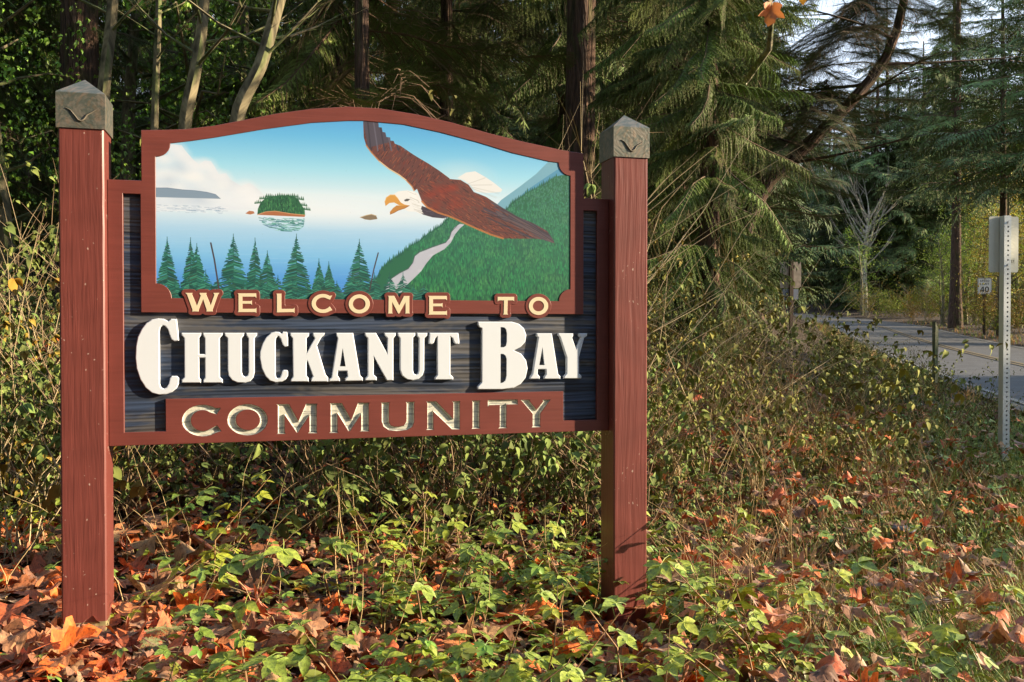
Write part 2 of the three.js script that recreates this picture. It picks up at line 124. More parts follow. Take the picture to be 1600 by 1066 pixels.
const MURAL = {wingL:[[996.9,1337.1],[1045.3,1338.9],[1060.5,1334.1],[1062.1,1315.6],[1075.0,1314.7],[1077.8,1296.8],[1090.1,1294.6],[1094.0,1276.2],[1109.8,1274.8],[1111.5,1261.9],[1125.6,1260.9],[1129.5,1249.8],[1155.0,1241.5],[1200.5,1212.6],[1223.3,1199.5],[1275.0,1171.7],[1321.2,1144.1],[1367.7,1111.7],[1309.5,1091.9],[1228.8,1065.7],[1214.5,1053.7],[1203.1,1071.5],[1177.5,1097.7],[1149.1,1118.1],[1104.0,1142.6],[1064.7,1171.8],[1031.2,1206.8],[1009.0,1236.6],[999.0,1269.8]],body:[[1223.1,1065.5],[1257.6,1089.7],[1303.8,1106.0],[1350.2,1110.9],[1414.6,1107.9],[1449.9,1089.2],[1473.5,1058.3],[1526.9,1040.0],[1604.8,993.2],[1671.3,957.4],[1750.6,927.5],[1806.0,899.5],[1836.9,858.8],[1841.9,844.1],[1781.2,860.4],[1750.5,862.5],[1671.0,860.4],[1604.5,859.9],[1550.5,874.8],[1490.9,897.6],[1443.6,917.0],[1396.6,937.0],[1361.6,950.2],[1315.1,963.1],[1268.9,984.4],[1245.9,1009.3]],belly:[[1240.2,991.9],[1292.0,973.7],[1367.4,947.5],[1338.3,939.1],[1291.9,942.2],[1251.6,952.4],[1222.9,965.7]],head:[[1120.7,1033.0],[1143.4,1048.0],[1177.4,1053.4],[1211.6,1050.8],[1228.8,1042.9],[1240.2,1020.5],[1245.9,992.2],[1240.1,972.0],[1222.9,964.0],[1188.7,964.5],[1160.2,974.9],[1143.3,988.5],[1126.3,1010.5]],beakU:[[1089.7,983.8],[1086.9,1000.6],[1093.6,1019.5],[1109.4,1031.4],[1129.2,1032.2],[1143.3,1016.8],[1154.6,1001.4],[1171.6,992.3],[1191.6,990.2],[1177.3,985.2],[1148.9,988.7],[1126.3,1000.3],[1106.6,997.4],[1095.3,987.9]],beakL:[[1191.6,989.1],[1171.6,977.0],[1143.2,966.9],[1126.2,956.7],[1109.3,949.4],[1108.2,959.0],[1121.8,976.4],[1137.6,988.3],[1160.3,987.4]],eye:[[1168.8,1012.1],[1180.2,1018.2],[1195.6,1017.1],[1185.9,1008.2],[1172.8,1006.6]],tail:[[1399.9,1115.9],[1438.2,1140.8],[1479.6,1148.4],[1527.1,1124.4],[1562.9,1102.6],[1601.9,1073.9],[1595.9,1063.1],[1538.9,1056.8],[1485.3,1058.7],[1461.7,1083.9],[1432.2,1105.8]],leadL:[[1009.0,1236.6],[1031.2,1206.8],[1064.7,1171.8],[1104.0,1142.6],[1149.1,1118.1],[1177.5,1097.7],[1203.1,1071.5],[1211.6,1054.7]],leadR:[[1245.9,1009.3],[1268.9,984.4],[1315.1,963.1],[1361.6,950.2],[1396.6,937.0],[1443.6,917.0],[1490.9,897.6],[1550.5,874.8],[1604.5,859.9]],feath1:[[1491.1,960.3],[1610.7,952.5],[1732.2,915.1],[1840.0,850.0]],feath2:[[1520.7,920.5],[1640.8,912.4],[1744.4,888.9],[1805.9,863.9]],feath3:[[1550.5,892.3],[1640.7,883.1],[1732.1,870.9]],cloud:[[177.7,1145.3],[222.3,1158.4],[236.6,1200.5],[275.5,1198.2],[291.9,1175.1],[320.7,1141.5],[341.4,1124.9],[362.1,1141.3],[387.1,1140.3],[403.8,1114.7],[416.3,1088.8],[445.6,1094.5],[462.5,1068.7],[504.7,1043.9],[534.4,1058.5],[555.8,1046.0],[594.3,1011.9],[641.6,955.5],[177.7,930.8]],farland:[[177.7,1023.9],[222.3,1025.8],[275.4,1020.5],[324.8,1019.0],[370.4,1014.2],[403.7,1006.7],[422.5,989.8],[177.7,987.1]],island:[[566.3,930.6],[568.5,952.9],[579.2,980.1],[598.5,998.7],[624.4,1007.7],[667.6,1012.5],[706.8,1011.7],[728.6,1001.3],[741.7,977.0],[754.9,959.4],[757.0,932.4],[698.0,939.4],[637.3,946.4],[598.5,941.5]],shore:[[566.3,929.7],[598.5,942.8],[637.3,947.3],[698.0,938.5],[757.0,934.6],[754.8,926.9],[641.6,928.6]],refl:[[570.6,919.6],[757.0,925.6],[750.4,887.0],[724.1,863.7],[641.5,865.9],[577.0,895.3]],rock1:[[519.5,933.5],[534.4,945.1],[551.4,943.4],[555.7,935.6],[538.6,929.7]],rock2:[[983.6,932.3],[1008.5,941.6],[1030.8,946.8],[1050.4,941.2],[1055.9,927.9],[1025.2,922.4],[1003.0,924.5]],snag1:[[384.8,809.5],[397.5,746.5],[418.0,605.9]],snag2:[[1058.6,784.3],[1040.3,716.4],[1021.9,624.2]],hill:[[1023.3,641.9],[1055.8,675.1],[1077.6,719.1],[1099.4,741.4],[1137.7,769.6],[1170.7,792.3],[1203.9,817.8],[1237.2,838.0],[1276.3,869.5],[1304.3,886.9],[1332.5,907.2],[1366.4,941.6],[1446.0,949.8],[1561.3,947.9],[1619.7,983.8],[1660.9,1025.0],[1708.2,1058.2],[1797.6,1104.7],[1857.9,1144.7],[1915.6,1158.9],[1929.3,618.1],[1929.2,571.8],[1023.2,565.7]],ridge1:[[1549.8,975.7],[1596.4,1028.3],[1678.7,1088.4],[1755.9,1148.8],[1815.9,1209.0],[1930.9,1214.6],[1930.7,1139.3],[1619.7,978.1]],ridge2:[[1619.7,983.8],[1708.2,1072.5],[1797.7,1133.5],[1888.3,1195.2],[1930.9,1214.6],[1930.6,1081.3],[1619.7,978.1]],road:[[1411.7,917.9],[1431.7,915.7],[1411.7,898.3],[1388.9,869.7],[1371.8,835.8],[1343.5,807.2],[1292.9,778.3],[1264.9,744.5],[1242.5,710.9],[1209.2,677.2],[1173.2,643.7],[1159.4,621.6],[1145.7,599.4],[1137.5,615.8],[1088.3,620.8],[1093.8,648.2],[1115.7,675.9],[1148.6,698.4],[1187.1,718.2],[1203.8,743.3],[1212.1,771.1],[1237.1,791.0],[1287.4,811.5],[1343.6,832.3],[1366.2,852.4],[1371.9,880.4],[1389.0,903.3]],roadline:[[1085.6,623.5],[1093.8,651.0],[1115.7,678.6],[1148.6,701.1],[1187.2,721.0],[1206.5,746.2],[1214.9,776.7],[1237.1,794.8],[1287.4,814.3],[1349.2,835.2],[1366.2,858.0],[1374.8,883.3],[1400.4,912.0]]};
const MTREES = [[219.2,821.0,219.1,580.8,48.9],[307.5,820.4,307.4,581.5,41.3],[331.1,797.7,331.0,587.6,49.8],[471.9,839.3,471.7,588.8,64.9],[556.7,825.6,556.5,589.5,42.8],[605.2,774.4,605.0,587.0,48.9],[721.9,846.0,721.6,585.0,64.4],[812.6,745.7,812.5,588.7,35.4],[852.8,734.4,852.7,586.0,35.6],[979.8,831.5,979.5,587.1,66.7]];
// ------------------------------------------------------------------ ground and road
// a = metres ahead of the viewer (-z); the road's left edge runs ahead and to the right, then bends left far away
const roadShift = (a) => a > 60 ? -0.012 * (a - 60) ** 2 : 0;
const roadLeft = (a) => 3.62 + 0.3047 * a + roadShift(a);
const ROAD_W = 6.5;
const roadY = (a) => -0.12 + 0.00042 * Math.max(0, a - 8) ** 2;
function height(x, z) {
  const a = -z, d = (x - roadLeft(clamp(a, -60, 100))) * 0.9566, ry = roadY(Math.min(a, 110));
  const near = -0.07 - 0.075 * clamp(x + 1.7, -2, 3.2);
  let y = lerp(near, ry, Math.max(smooth(-2.2, -0.2, d), smooth(9, 16, a)));
  y += 0.85 * smooth(0.2, -5.2, d) * smooth(4.9, 9.2, a);
  y += 0.03 * smooth(0, -9, d) * Math.max(0, Math.min(a, 160) - 9);
  y += 0.35 * smooth(ROAD_W + 1, ROAD_W + 9, d) + 0.012 * Math.max(0, d - ROAD_W - 4) + 0.07 * Math.max(0, Math.min(160, d) - 26);
  const off = Math.max(smooth(-0.3, -1.5, d), smooth(ROAD_W + 0.3, ROAD_W + 1.6, d));
  y += off * (0.05 * noise(x * 0.9, z * 0.9) + 0.03 * noise(x * 2.3, z * 2.3, 4.1)) - 0.05 * (1 - off);
  return y;
}
{
  const line = (lo, hi, fine, mid) => { const r = []; for (let x = lo; x <= hi;) { r.push(x); const m = Math.abs(x - mid); x += m < 9 ? fine : m < 30 ? 0.9 : m < 120 ? 6 : 40; } r.push(hi); return r; };
  const xs = line(-400, 400, 0.16, 1), zs = line(-500, 200, 0.16, -8), t = new Tri();
  for (const z of zs) for (const x of xs) t.v(x, height(x, z), z, x, z);
  const n = xs.length;
  for (let j = 0; j + 1 < zs.length; j++) for (let i = 0; i + 1 < n; i++) { const k = j * n + i; t.t(k, k + n, k + 1); t.t(k + 1, k + n, k + n + 1); }
  const soil = paint(512, 512, (u, v) => { const a = tile(u, v, 22, 22, 1), b = tile(u, v, 90, 90, 5), c = tile(u, v, 300, 300, 9), m = 0.6 + 0.5 * a + 0.4 * b + 0.5 * c, r = smooth(0.1, 0.4, b + a); return [0.060 * m + 0.05 * r * m, 0.040 * m + 0.022 * r * m, 0.024 * m + 0.008 * r * m]; }, 0.4);
  structure('ground', t.geo(), std(0xffffff, 1, { map: soil, bumpMap: grey(512, 512, (u, v) => 0.5 + 0.3 * tile(u, v, 60, 60, 3) + 0.4 * tile(u, v, 220, 220, 8), 0.4), bumpScale: 0.03 }));
}
function roadStrip(d0, d1, lift, a0 = -40, a1 = 110, step = 1.5) {
  const t = new Tri(); let k = 0;
  for (let a = a0; a <= a1; a += step, k++) for (const d of [d0, d1]) t.v(roadLeft(a) + d / 0.9566, roadY(a) + lift + 0.02 * Math.sin(Math.PI * clamp(d / ROAD_W, 0, 1)), -a, d, a);
  for (let j = 0; j + 1 < k; j++) { const b = j * 2; t.t(b, b + 1, b + 2); t.t(b + 1, b + 3, b + 2); }
  return t.geo();
}
{
  const t = new Tri(); const cols = 7; let k = 0;
  for (let a = -40; a <= 110; a += 1.5, k++) for (let c = 0; c <= cols; c++) { const d = lerp(-0.05, ROAD_W + 0.05, c / cols); t.v(roadLeft(a) + d / 0.9566, roadY(a) + 0.01 + 0.02 * Math.sin(Math.PI * c / cols), -a, d, a); }
  for (let j = 0; j + 1 < k; j++) for (let c = 0; c < cols; c++) { const b = j * (cols + 1) + c, e = b + cols + 1; t.t(b, b + 1, e); t.t(b + 1, e + 1, e); }
  const asphalt = paint(512, 512, (u, v) => { const m = 0.085 * (1 + 0.25 * tile(u, v, 10, 6, 2) + 0.3 * tile(u, v, 260, 260, 6)); return [m, m * 1.01, m * 1.04]; }, 0.3);
  structure('road', t.geo(), std(0xffffff, 0.72, { map: asphalt, bumpMap: grey(256, 256, (u, v) => 0.5 + 0.5 * tile(u, v, 120, 120, 2), 1), bumpScale: 0.004 }));
  const worn = (r, g, b) => std(0xffffff, 0.6, { map: paint(128, 256, (u, v) => { const w = smooth(-0.25, 0.3, tile(u, v, 30, 60, 4) + 0.5 * tile(u, v, 8, 9, 7)); return [lerp(r, 0.09, w), lerp(g, 0.09, w), lerp(b, 0.09, w)]; }, [2, 0.5]) });
  const white = worn(0.30, 0.30, 0.29), yellow = worn(0.27, 0.19, 0.07);
  structure('road_edge_line', mergeGeometries([roadStrip(0.22, 0.34, 0.025), roadStrip(ROAD_W - 0.34, ROAD_W - 0.22, 0.025)]), white);
  structure('road_centre_line', mergeGeometries([roadStrip(ROAD_W / 2 - 0.18, ROAD_W / 2 - 0.07, 0.031), roadStrip(ROAD_W / 2 + 0.07, ROAD_W / 2 + 0.18, 0.031)]), yellow);
}
// ------------------------------------------------------------------ the welcome sign
const SIGN = thing('welcome_sign', 'carved community welcome sign with painted eagle mural between two red posts', 'sign', null, [-1.593, 0, -3.54], Math.asin(0.2588));
const BOTTOM = EYE - 0.468; // lower edge of the board
const mm = ([x, y]) => new THREE.Vector2(x / 1000, BOTTOM + y / 1000);
const shapeOf = (outer, holes = []) => { const s = new THREE.Shape(outer.map(mm)); for (const h of holes) s.holes.push(new THREE.Path(h.map(mm))); return s; };
// raised piece: front face at depth `front`, made `thick` deep, with a small bevel that catches the light
function raised(outer, holes, front, thick, bevel = 0.0015) {
  const g = new THREE.ExtrudeGeometry(shapeOf(outer, holes), { depth: thick - bevel, bevelEnabled: true, bevelThickness: bevel, bevelSize: bevel, bevelOffset: -bevel, bevelSegments: 1, curveSegments: 4 });
  g.translate(0, 0, front - thick); return g;
}
const redWood = (along) => { // weathered barn-red stain over planed fir
  const grain = (u, v) => along ? tile(u, v, 70, 3, 3) : tile(u, v, 3, 70, 3), fine = (u, v) => along ? tile(u, v, 240, 8, 6) : tile(u, v, 8, 240, 6);
  const map = paint(512, 512, (u, v) => { const m = 1 + 0.09 * grain(u, v) + 0.10 * fine(u, v) + 0.14 * tile(u, v, 9, 9, 8), chip = along ? smooth(0.68, 0.72, tile(u, v, 90, 60, 13) + 0.3 * tile(u, v, 7, 7, 15)) : 0; return [lerp(0.145 * m, 0.36, chip), lerp(0.037 * m, 0.26, chip), lerp(0.030 * m, 0.22, chip)]; }, 1.1);
  return std(0xffffff, 0.42, { map, bumpMap: grey(512, 512, (u, v) => 0.5 + 0.35 * grain(u, v) + 0.3 * fine(u, v), 1.1), bumpScale: along ? 0.0012 : 0.0004 });
};
const redBoard = redWood(false), redPost = redWood(true);

{ // backing board: sandblasted cedar in navy, the grain standing proud, worn to bare grey-brown in patches
  const outline = [[0, 0], [2100, 0], [2100, 1050], PT.shR, ...TOP.slice().reverse(), PT.shL, [0, 1050]];
  const g = raised(outline, [], 0.0, 0.045, 0.002);
  const ring = (u, v) => tile(u, v, 2.4, 60, 2) + 0.8 * tile(u, v, 6, 200, 7);
  const wear = (u, v) => smooth(-0.1, 0.45, 0.75 * tile(u, v, 5, 9, 21) + 0.75 * tile(u, v, 5, 110, 11) + 0.25 * tile(u, v, 60, 160, 5));
  const map = paint(1024, 1024, (u, v) => { const w = wear(u, v), r = 1 + 1.0 * ring(u, v); return [lerp(0.014 * r, 0.085, w * 0.7), lerp(0.026 * r, 0.080, w * 0.7), lerp(0.055 * r, 0.075, w * 0.7)]; }, 0.48);
  part('backing_board', g, std(0xffffff, 0.62, { map, bumpMap: grey(1024, 1024, (u, v) => 0.5 + 0.5 * ring(u, v), 0.48), bumpScale: 0.008 }), SIGN);
}
const FRONT = 0.016; // face of the red frame above the navy ground
const arc = (c, r, a0, a1, n = 7) => Array.from({ length: n }, (_, k) => { const a = lerp(a0, a1, k / (n - 1)); return [c[0] + r * Math.cos(a), c[1] + r * Math.sin(a)]; });
const X0 = 177.5, X1 = 1915.5, Y0 = 586;
const muralEdge = [
  ...arc([X0, 1203], 56, -Math.PI / 2, 0), ...ITOP.slice(1, -1), ...arc([X1, 1203], 56, Math.PI, Math.PI * 1.5),
  ...arc([X1, Y0], 54, Math.PI / 2, Math.PI), ...arc([X0, Y0], 58, 0, Math.PI / 2)];
{ // red frame, shoulders and the COMMUNITY plaque in one piece, openings cut for mural, navy ground and carved letters
  const outline = [[0, 0], [2100, 0], [2100, 1050], [1978, 1050], ...TOP.slice().reverse(), [124.8, 1050], [0, 1050]];
  const ground = [[56, 997], [121, 997], [121, 528], [1978, 528], [1978, 995], [2043, 995], [2043, 50], [1883, 50], [1883, 182], [210, 182], [210, 52], [56, 52]];
  const islands = CARVED.flatMap(([, , h]) => h);
  const g = [raised(outline, [muralEdge, ground, ...CARVED.map(([, o]) => o)], FRONT, FRONT - 0.0005), ...islands.map((o) => raised(o, [], FRONT, FRONT - 0.0005))];
  part('frame', mergeGeometries(g), redBoard, SIGN);
}
{ // the mural: a printed panel let into the frame
  const W = 2048, H = 960, wx = (X1 - X0 + 8), hy = 830, c = document.createElement('canvas'); c.width = W; c.height = H;
  const q = c.getContext('2d'), r = rng(77); q.scale(W / wx, H / hy); q.translate(-X0 + 4, 0);
  const Y = (y) => 1400 - y, poly = (pts, fill) => { q.fillStyle = fill; q.beginPath(); pts.forEach(([x, y], i) => i ? q.lineTo(x, Y(y)) : q.moveTo(x, Y(y))); q.closePath(); q.fill(); };
  const stroke = (pts, style, w) => { q.strokeStyle = style; q.lineWidth = w; q.lineCap = 'round'; q.lineJoin = 'round'; q.beginPath(); pts.forEach(([x, y], i) => i ? q.lineTo(x, Y(y)) : q.moveTo(x, Y(y))); q.stroke(); };
  const inside = (pts, f) => { q.save(); q.beginPath(); pts.forEach(([x, y], i) => i ? q.lineTo(x, Y(y)) : q.moveTo(x, Y(y))); q.closePath(); q.clip(); f(); q.restore(); };
  const soft = (x, y, rx, ry, rgb, al) => { q.save(); q.translate(x, Y(y)); q.scale(rx, ry); const g = q.createRadialGradient(0, 0, 0, 0, 0, 1); g.addColorStop(0, `rgba(${rgb},${al})`); g.addColorStop(1, `rgba(${rgb},0)`); q.fillStyle = g; q.fillRect(-1, -1, 2, 2); q.restore(); };
  let g = q.createLinearGradient(0, Y(1400), 0, Y(560)); // painted sky and water
  [[0, '#4fa3e0'], [0.16, '#6fc0ea'], [0.32, '#a8e2f4'], [0.45, '#e2f3f8'], [0.54, '#e4f1f6'], [0.63, '#b4daf2'], [0.76, '#86c6ee'], [0.88, '#589fe4'], [1, '#4484d8']].forEach(([t, s]) => g.addColorStop(t, s));
  q.fillStyle = g; q.fillRect(0, 0, 2100, 900);
  soft(820, 960, 560, 90, '250,252,252', 0.6);
  inside(MURAL.cloud.map(([x, y]) => [x, y]), () => { q.fillStyle = 'rgba(226,234,240,0.7)'; q.fillRect(0, 0, 2100, 900); for (let k = 0; k < 60; k++) soft(180 + r() * 420, 980 + r() * 230, 40 + r() * 40, 20 + r() * 24, r() < 0.35 ? '196,210,224' : '250,249,246', 0.45); });
  for (let k = 0; k + 1 < MURAL.cloud.length - 2; k++) { const [x, y] = MURAL.cloud[k]; if (x > 200) soft(x - 14, y - 12, 46, 34, '246,246,246', 0.7); }
  soft(560, 985, 260, 60, '250,250,250', 0.8);
  poly(MURAL.farland, '#8b9fb0'); stroke(MURAL.farland.slice(0, 7), '#74899d', 2);
  for (let k = 0; k < 150; k++) { const x = 178 + r() * 260, y = 930 + r() * 28; stroke([[x, y], [x + 8 + r() * 14, y]], `rgba(${r() < 0.5 ? '120,150,185' : '250,250,250'},0.5)`, 1.6); }
  for (let k = 0; k < 240; k++) { const y = 600 + r() * 300, x = 178 + r() * 1100; stroke([[x, y], [x + 30 + r() * 120, y + 2]], `rgba(255,255,255,${0.03 + 0.05 * r()})`, 2); }
  inside(MURAL.refl, () => { for (let k = 0; k < 260; k++) { const [ax] = MURAL.refl[0], x = ax + r() * 210, y = MURAL.refl[0][1] - r() * 70; stroke([[x, y], [x + 8 + r() * 22, y - 2]], ['#3f8474', '#6fb3a6', '#a9d7d6', '#4e7f95'][k % 4], 2.2); } });
  poly(MURAL.island, '#35694a');
  inside(MURAL.island, () => { const xs = MURAL.island.map((p) => p[0]), ys = MURAL.island.map((p) => p[1]); for (let k = 0; k < 420; k++) { const x = lerp(Math.min(...xs), Math.max(...xs), r()), y = lerp(Math.min(...ys), Math.max(...ys), r()); stroke([[x, y], [x - 2 + r() * 4, y + 9]], ['#2b5a44', '#3f7d52', '#57945c', '#234a3d'][k % 4], 3); } });
  MURAL.island.slice(2, 10).forEach(([x, y]) => { for (let k = -3; k < 4; k++) { const a = x + k * 7, b = y - 3 - Math.abs(k) * 0.8; poly([[a - 4, b], [a, b + 11 + r() * 7], [a + 4, b]], '#35694a'); } });
  poly(MURAL.shore, '#b5724c'); stroke(MURAL.shore.slice(0, 5), '#e0a577', 2.5); poly(MURAL.rock1, '#bd7d57'); poly(MURAL.rock2, '#8c7a63'); stroke(MURAL.rock2.slice(0, 4), '#cbb38d', 3);
  soft(1420, 1120, 180, 90, '236,240,238', 0.5);
  poly(MURAL.ridge1, '#7fb3c4'); poly(MURAL.ridge2, '#5a9cba');
  // forested headland
  poly(MURAL.hill, '#2f6d50');
  MURAL.hill.slice(0, 19).forEach((p, i, l) => { if (!i) return; const o = l[i - 1], n = Math.max(3, Math.round(Math.hypot(p[0] - o[0], p[1] - o[1]) / 9)); for (let k = 0; k < n; k++) { const x = lerp(o[0], p[0], k / n), y = lerp(o[1], p[1], k / n), h = 10 + r() * 16; poly([[x - 6, y - 6], [x, y + h], [x + 6, y - 6]], r() < 0.5 ? '#2f6d50' : '#2a6150'); } });
  inside(MURAL.hill, () => {
    for (let k = 0; k < 9000; k++) { // tree by tree dabs, smaller and paler uphill
      const y = lerp(1190, 575, k / 9000), x = 1200 + r() * 730, t = clamp((y - 575) / 560, 0, 1), h = lerp(17, 6, t), w = lerp(5.5, 2.6, t), m = r(), n = noise(x * 0.012, y * 0.02) * 0.5 + 0.5;
      const R = lerp(lerp(28, 92, m * n), 88, t * 0.7), G = lerp(lerp(82, 152, m), 148, t * 0.6), B = lerp(lerp(62, 86, m), 122, t * 0.8);
      poly([[x - w, y - h * 0.4], [x, y + h], [x + w, y - h * 0.4]], `rgb(${R | 0},${G | 0},${B | 0})`);
    }
  });
  poly(MURAL.road, '#c3c4cd'); for (let k = 0; k < 90; k++) { const p = MURAL.road[(r() * MURAL.road.length) | 0]; inside(MURAL.road, () => soft(p[0], p[1], 20, 10, r() < 0.5 ? '170,170,185' : '225,225,232', 0.3)); }
  stroke(MURAL.roadline, '#5b5f68', 2.6);
  // shore-side firs and snags
  const fir = (x, yt, yb, w, n) => {
    for (let k = 0; k < n; k++) {
      const t = Math.pow((k + 1) / n, 0.85), y = lerp(yt, yb, t), ww = w * t * (0.75 + 0.45 * r()) * 0.85, s = r() < 0.5 ? -1 : 1, col = r();
      const c0 = col < 0.35 ? [31, 78, 72] : col < 0.7 ? [44, 112, 96] : col < 0.9 ? [70, 150, 120] : [60, 88, 70];
      stroke([[x, y + 10 * t], [x + s * ww * 0.55, y - 1], [x + s * ww, y - 12 * t - 3 + 6 * r()]], `rgb(${c0.join(',')})`, 2.2 + 2.6 * t);
    }
    stroke([[x, yt + 10], [x, yt - 20]], '#2b5f58', 2);
  };
  for (const [x, yt, , yb, w] of MTREES) { fir(x, yt, yb - 10, w * 1.35, 240); }
  for (let k = 0; k < 22; k++) fir(185 + k * 50 + r() * 30, 700 - r() * 60, 560, 80, 90);
  stroke(MURAL.snag1, '#4d4546', 6); stroke(MURAL.snag2, '#4d4546', 5);
  // eagle
  const feathered = (pts, base, n, tones, dir) => { poly(pts, base); inside(pts, () => { const xs = pts.map((p) => p[0]), ys = pts.map((p) => p[1]); const [x0, x1, y0, y1] = [Math.min(...xs), Math.max(...xs), Math.min(...ys), Math.max(...ys)]; for (let k = 0; k < n; k++) { const x = lerp(x0, x1, r()), y = lerp(y0, y1, r()), L = 8 + r() * 16; stroke([[x, y], [x + dir[0] * L, y + dir[1] * L]], tones[(r() * tones.length) | 0], 2 + r() * 1.5); } }); };
  const E1 = MURAL.wingL, browns = ['#5a3a36', '#7a4038', '#8f4a3c', '#6d5048', '#4b3434', '#9a5a44'];
  poly(MURAL.tail, '#f3f1ea'); for (let k = 0; k < 8; k++) { const [x, y] = MURAL.tail[0], [a, b] = MURAL.tail[3 + (k >> 1)]; stroke([[x + 30, y - 30], [lerp(x, a, 1) - k * 3, b - k * 4]], 'rgba(190,190,185,0.5)', 1.6); }
  feathered(MURAL.belly, '#4d4650', 60, ['#5e5560', '#3f3a44'], [0.9, -0.3]);
  feathered(E1, '#6f4540', 900, browns, [0.5, 0.75]);
  inside(E1, () => { const tip = E1.slice(0, 11); poly([...tip, [E1[0][0] + 20, E1[E1.length - 2][1] - 10]], '#57505a'); for (let k = 0; k < 9; k++) { const x = E1[0][0] + 10 + k * 22; stroke([[x + 2, 1400], [x + 22 + k * 7, 1215 + k * 2]], k % 2 ? '#6b6570' : '#443f49', 6); } });
  feathered(MURAL.body, '#74463f', 1500, browns, [0.8, -0.5]);
  inside(MURAL.body, () => { const [tx, ty] = MURAL.body[12]; for (let k = 0; k < 60; k++) { const y = ty - 40 + r() * 150; stroke([[tx - 330 + r() * 160, y + 120], [tx + 20, y - 10]], ['#57505a', '#6a5a5c', '#4a4048'][k % 3], 5); } for (let k = 0; k < 26; k++) soft(MURAL.body[0][0] + 20 + r() * 190, MURAL.body[2][1] - 20 - r() * 110, 34, 22, '160,62,48', 0.30); });
  for (const f of [MURAL.feath1, MURAL.feath2, MURAL.feath3]) stroke(f, 'rgba(52,44,52,0.6)', 2.5);
  stroke(MURAL.leadL, 'rgba(214,140,84,0.75)', 6); stroke(MURAL.leadL.slice(2, 6), '#f1dcae', 3); stroke(MURAL.leadR, 'rgba(205,128,74,0.8)', 8);
  poly(MURAL.head, '#f6f4ee'); { const h = MURAL.head; for (let k = 0; k < 90; k++) { const t = r(), [x, y] = [lerp(h[4][0] - 25, h[7][0] - 5, t), lerp(h[3][1], h[8][1], t)]; stroke([[x - 20, y + 3], [x + 8 + r() * 8, y - 6 - r() * 6]], r() < 0.6 ? '#fbf9f3' : '#d5d3cc', 3); } }
  poly(MURAL.beakU, '#dfa14f'); stroke(MURAL.beakU.slice(1, 6), '#f3c377', 3); poly(MURAL.beakL, '#c98b45'); stroke(MURAL.beakL.slice(0, 5), '#8a5a36', 2); poly(MURAL.eye, '#5d5a58');
  for (let k = 0; k < 400; k++) { const x = 178 + r() * 1740, y = 580 + r() * 810; q.fillStyle = `rgba(${r() < 0.5 ? '255,255,255' : '60,70,80'},0.10)`; q.fillRect(x, Y(y), 1 + r() * 2, 1 + r() * 3); }
  const map = new THREE.CanvasTexture(c); map.colorSpace = THREE.SRGBColorSpace; map.magFilter = THREE.LinearFilter;
  const geo = raised(muralEdge, [], FRONT - 0.003, 0.012, 0.0005), uv = geo.attributes.uv, ps = geo.attributes.position;
  for (let k = 0; k < uv.count; k++) uv.setXY(k, (ps.getX(k) * 1000 - X0 + 4) / wx, 1 - (1400 - (ps.getY(k) - BOTTOM) * 1000) / hy);
  part('mural_panel', geo, std(lin(0.62, 0.68, 0.80), 0.42, { map }), SIGN).userData.label = 'painted bay scene with a bald eagle in flight';
}
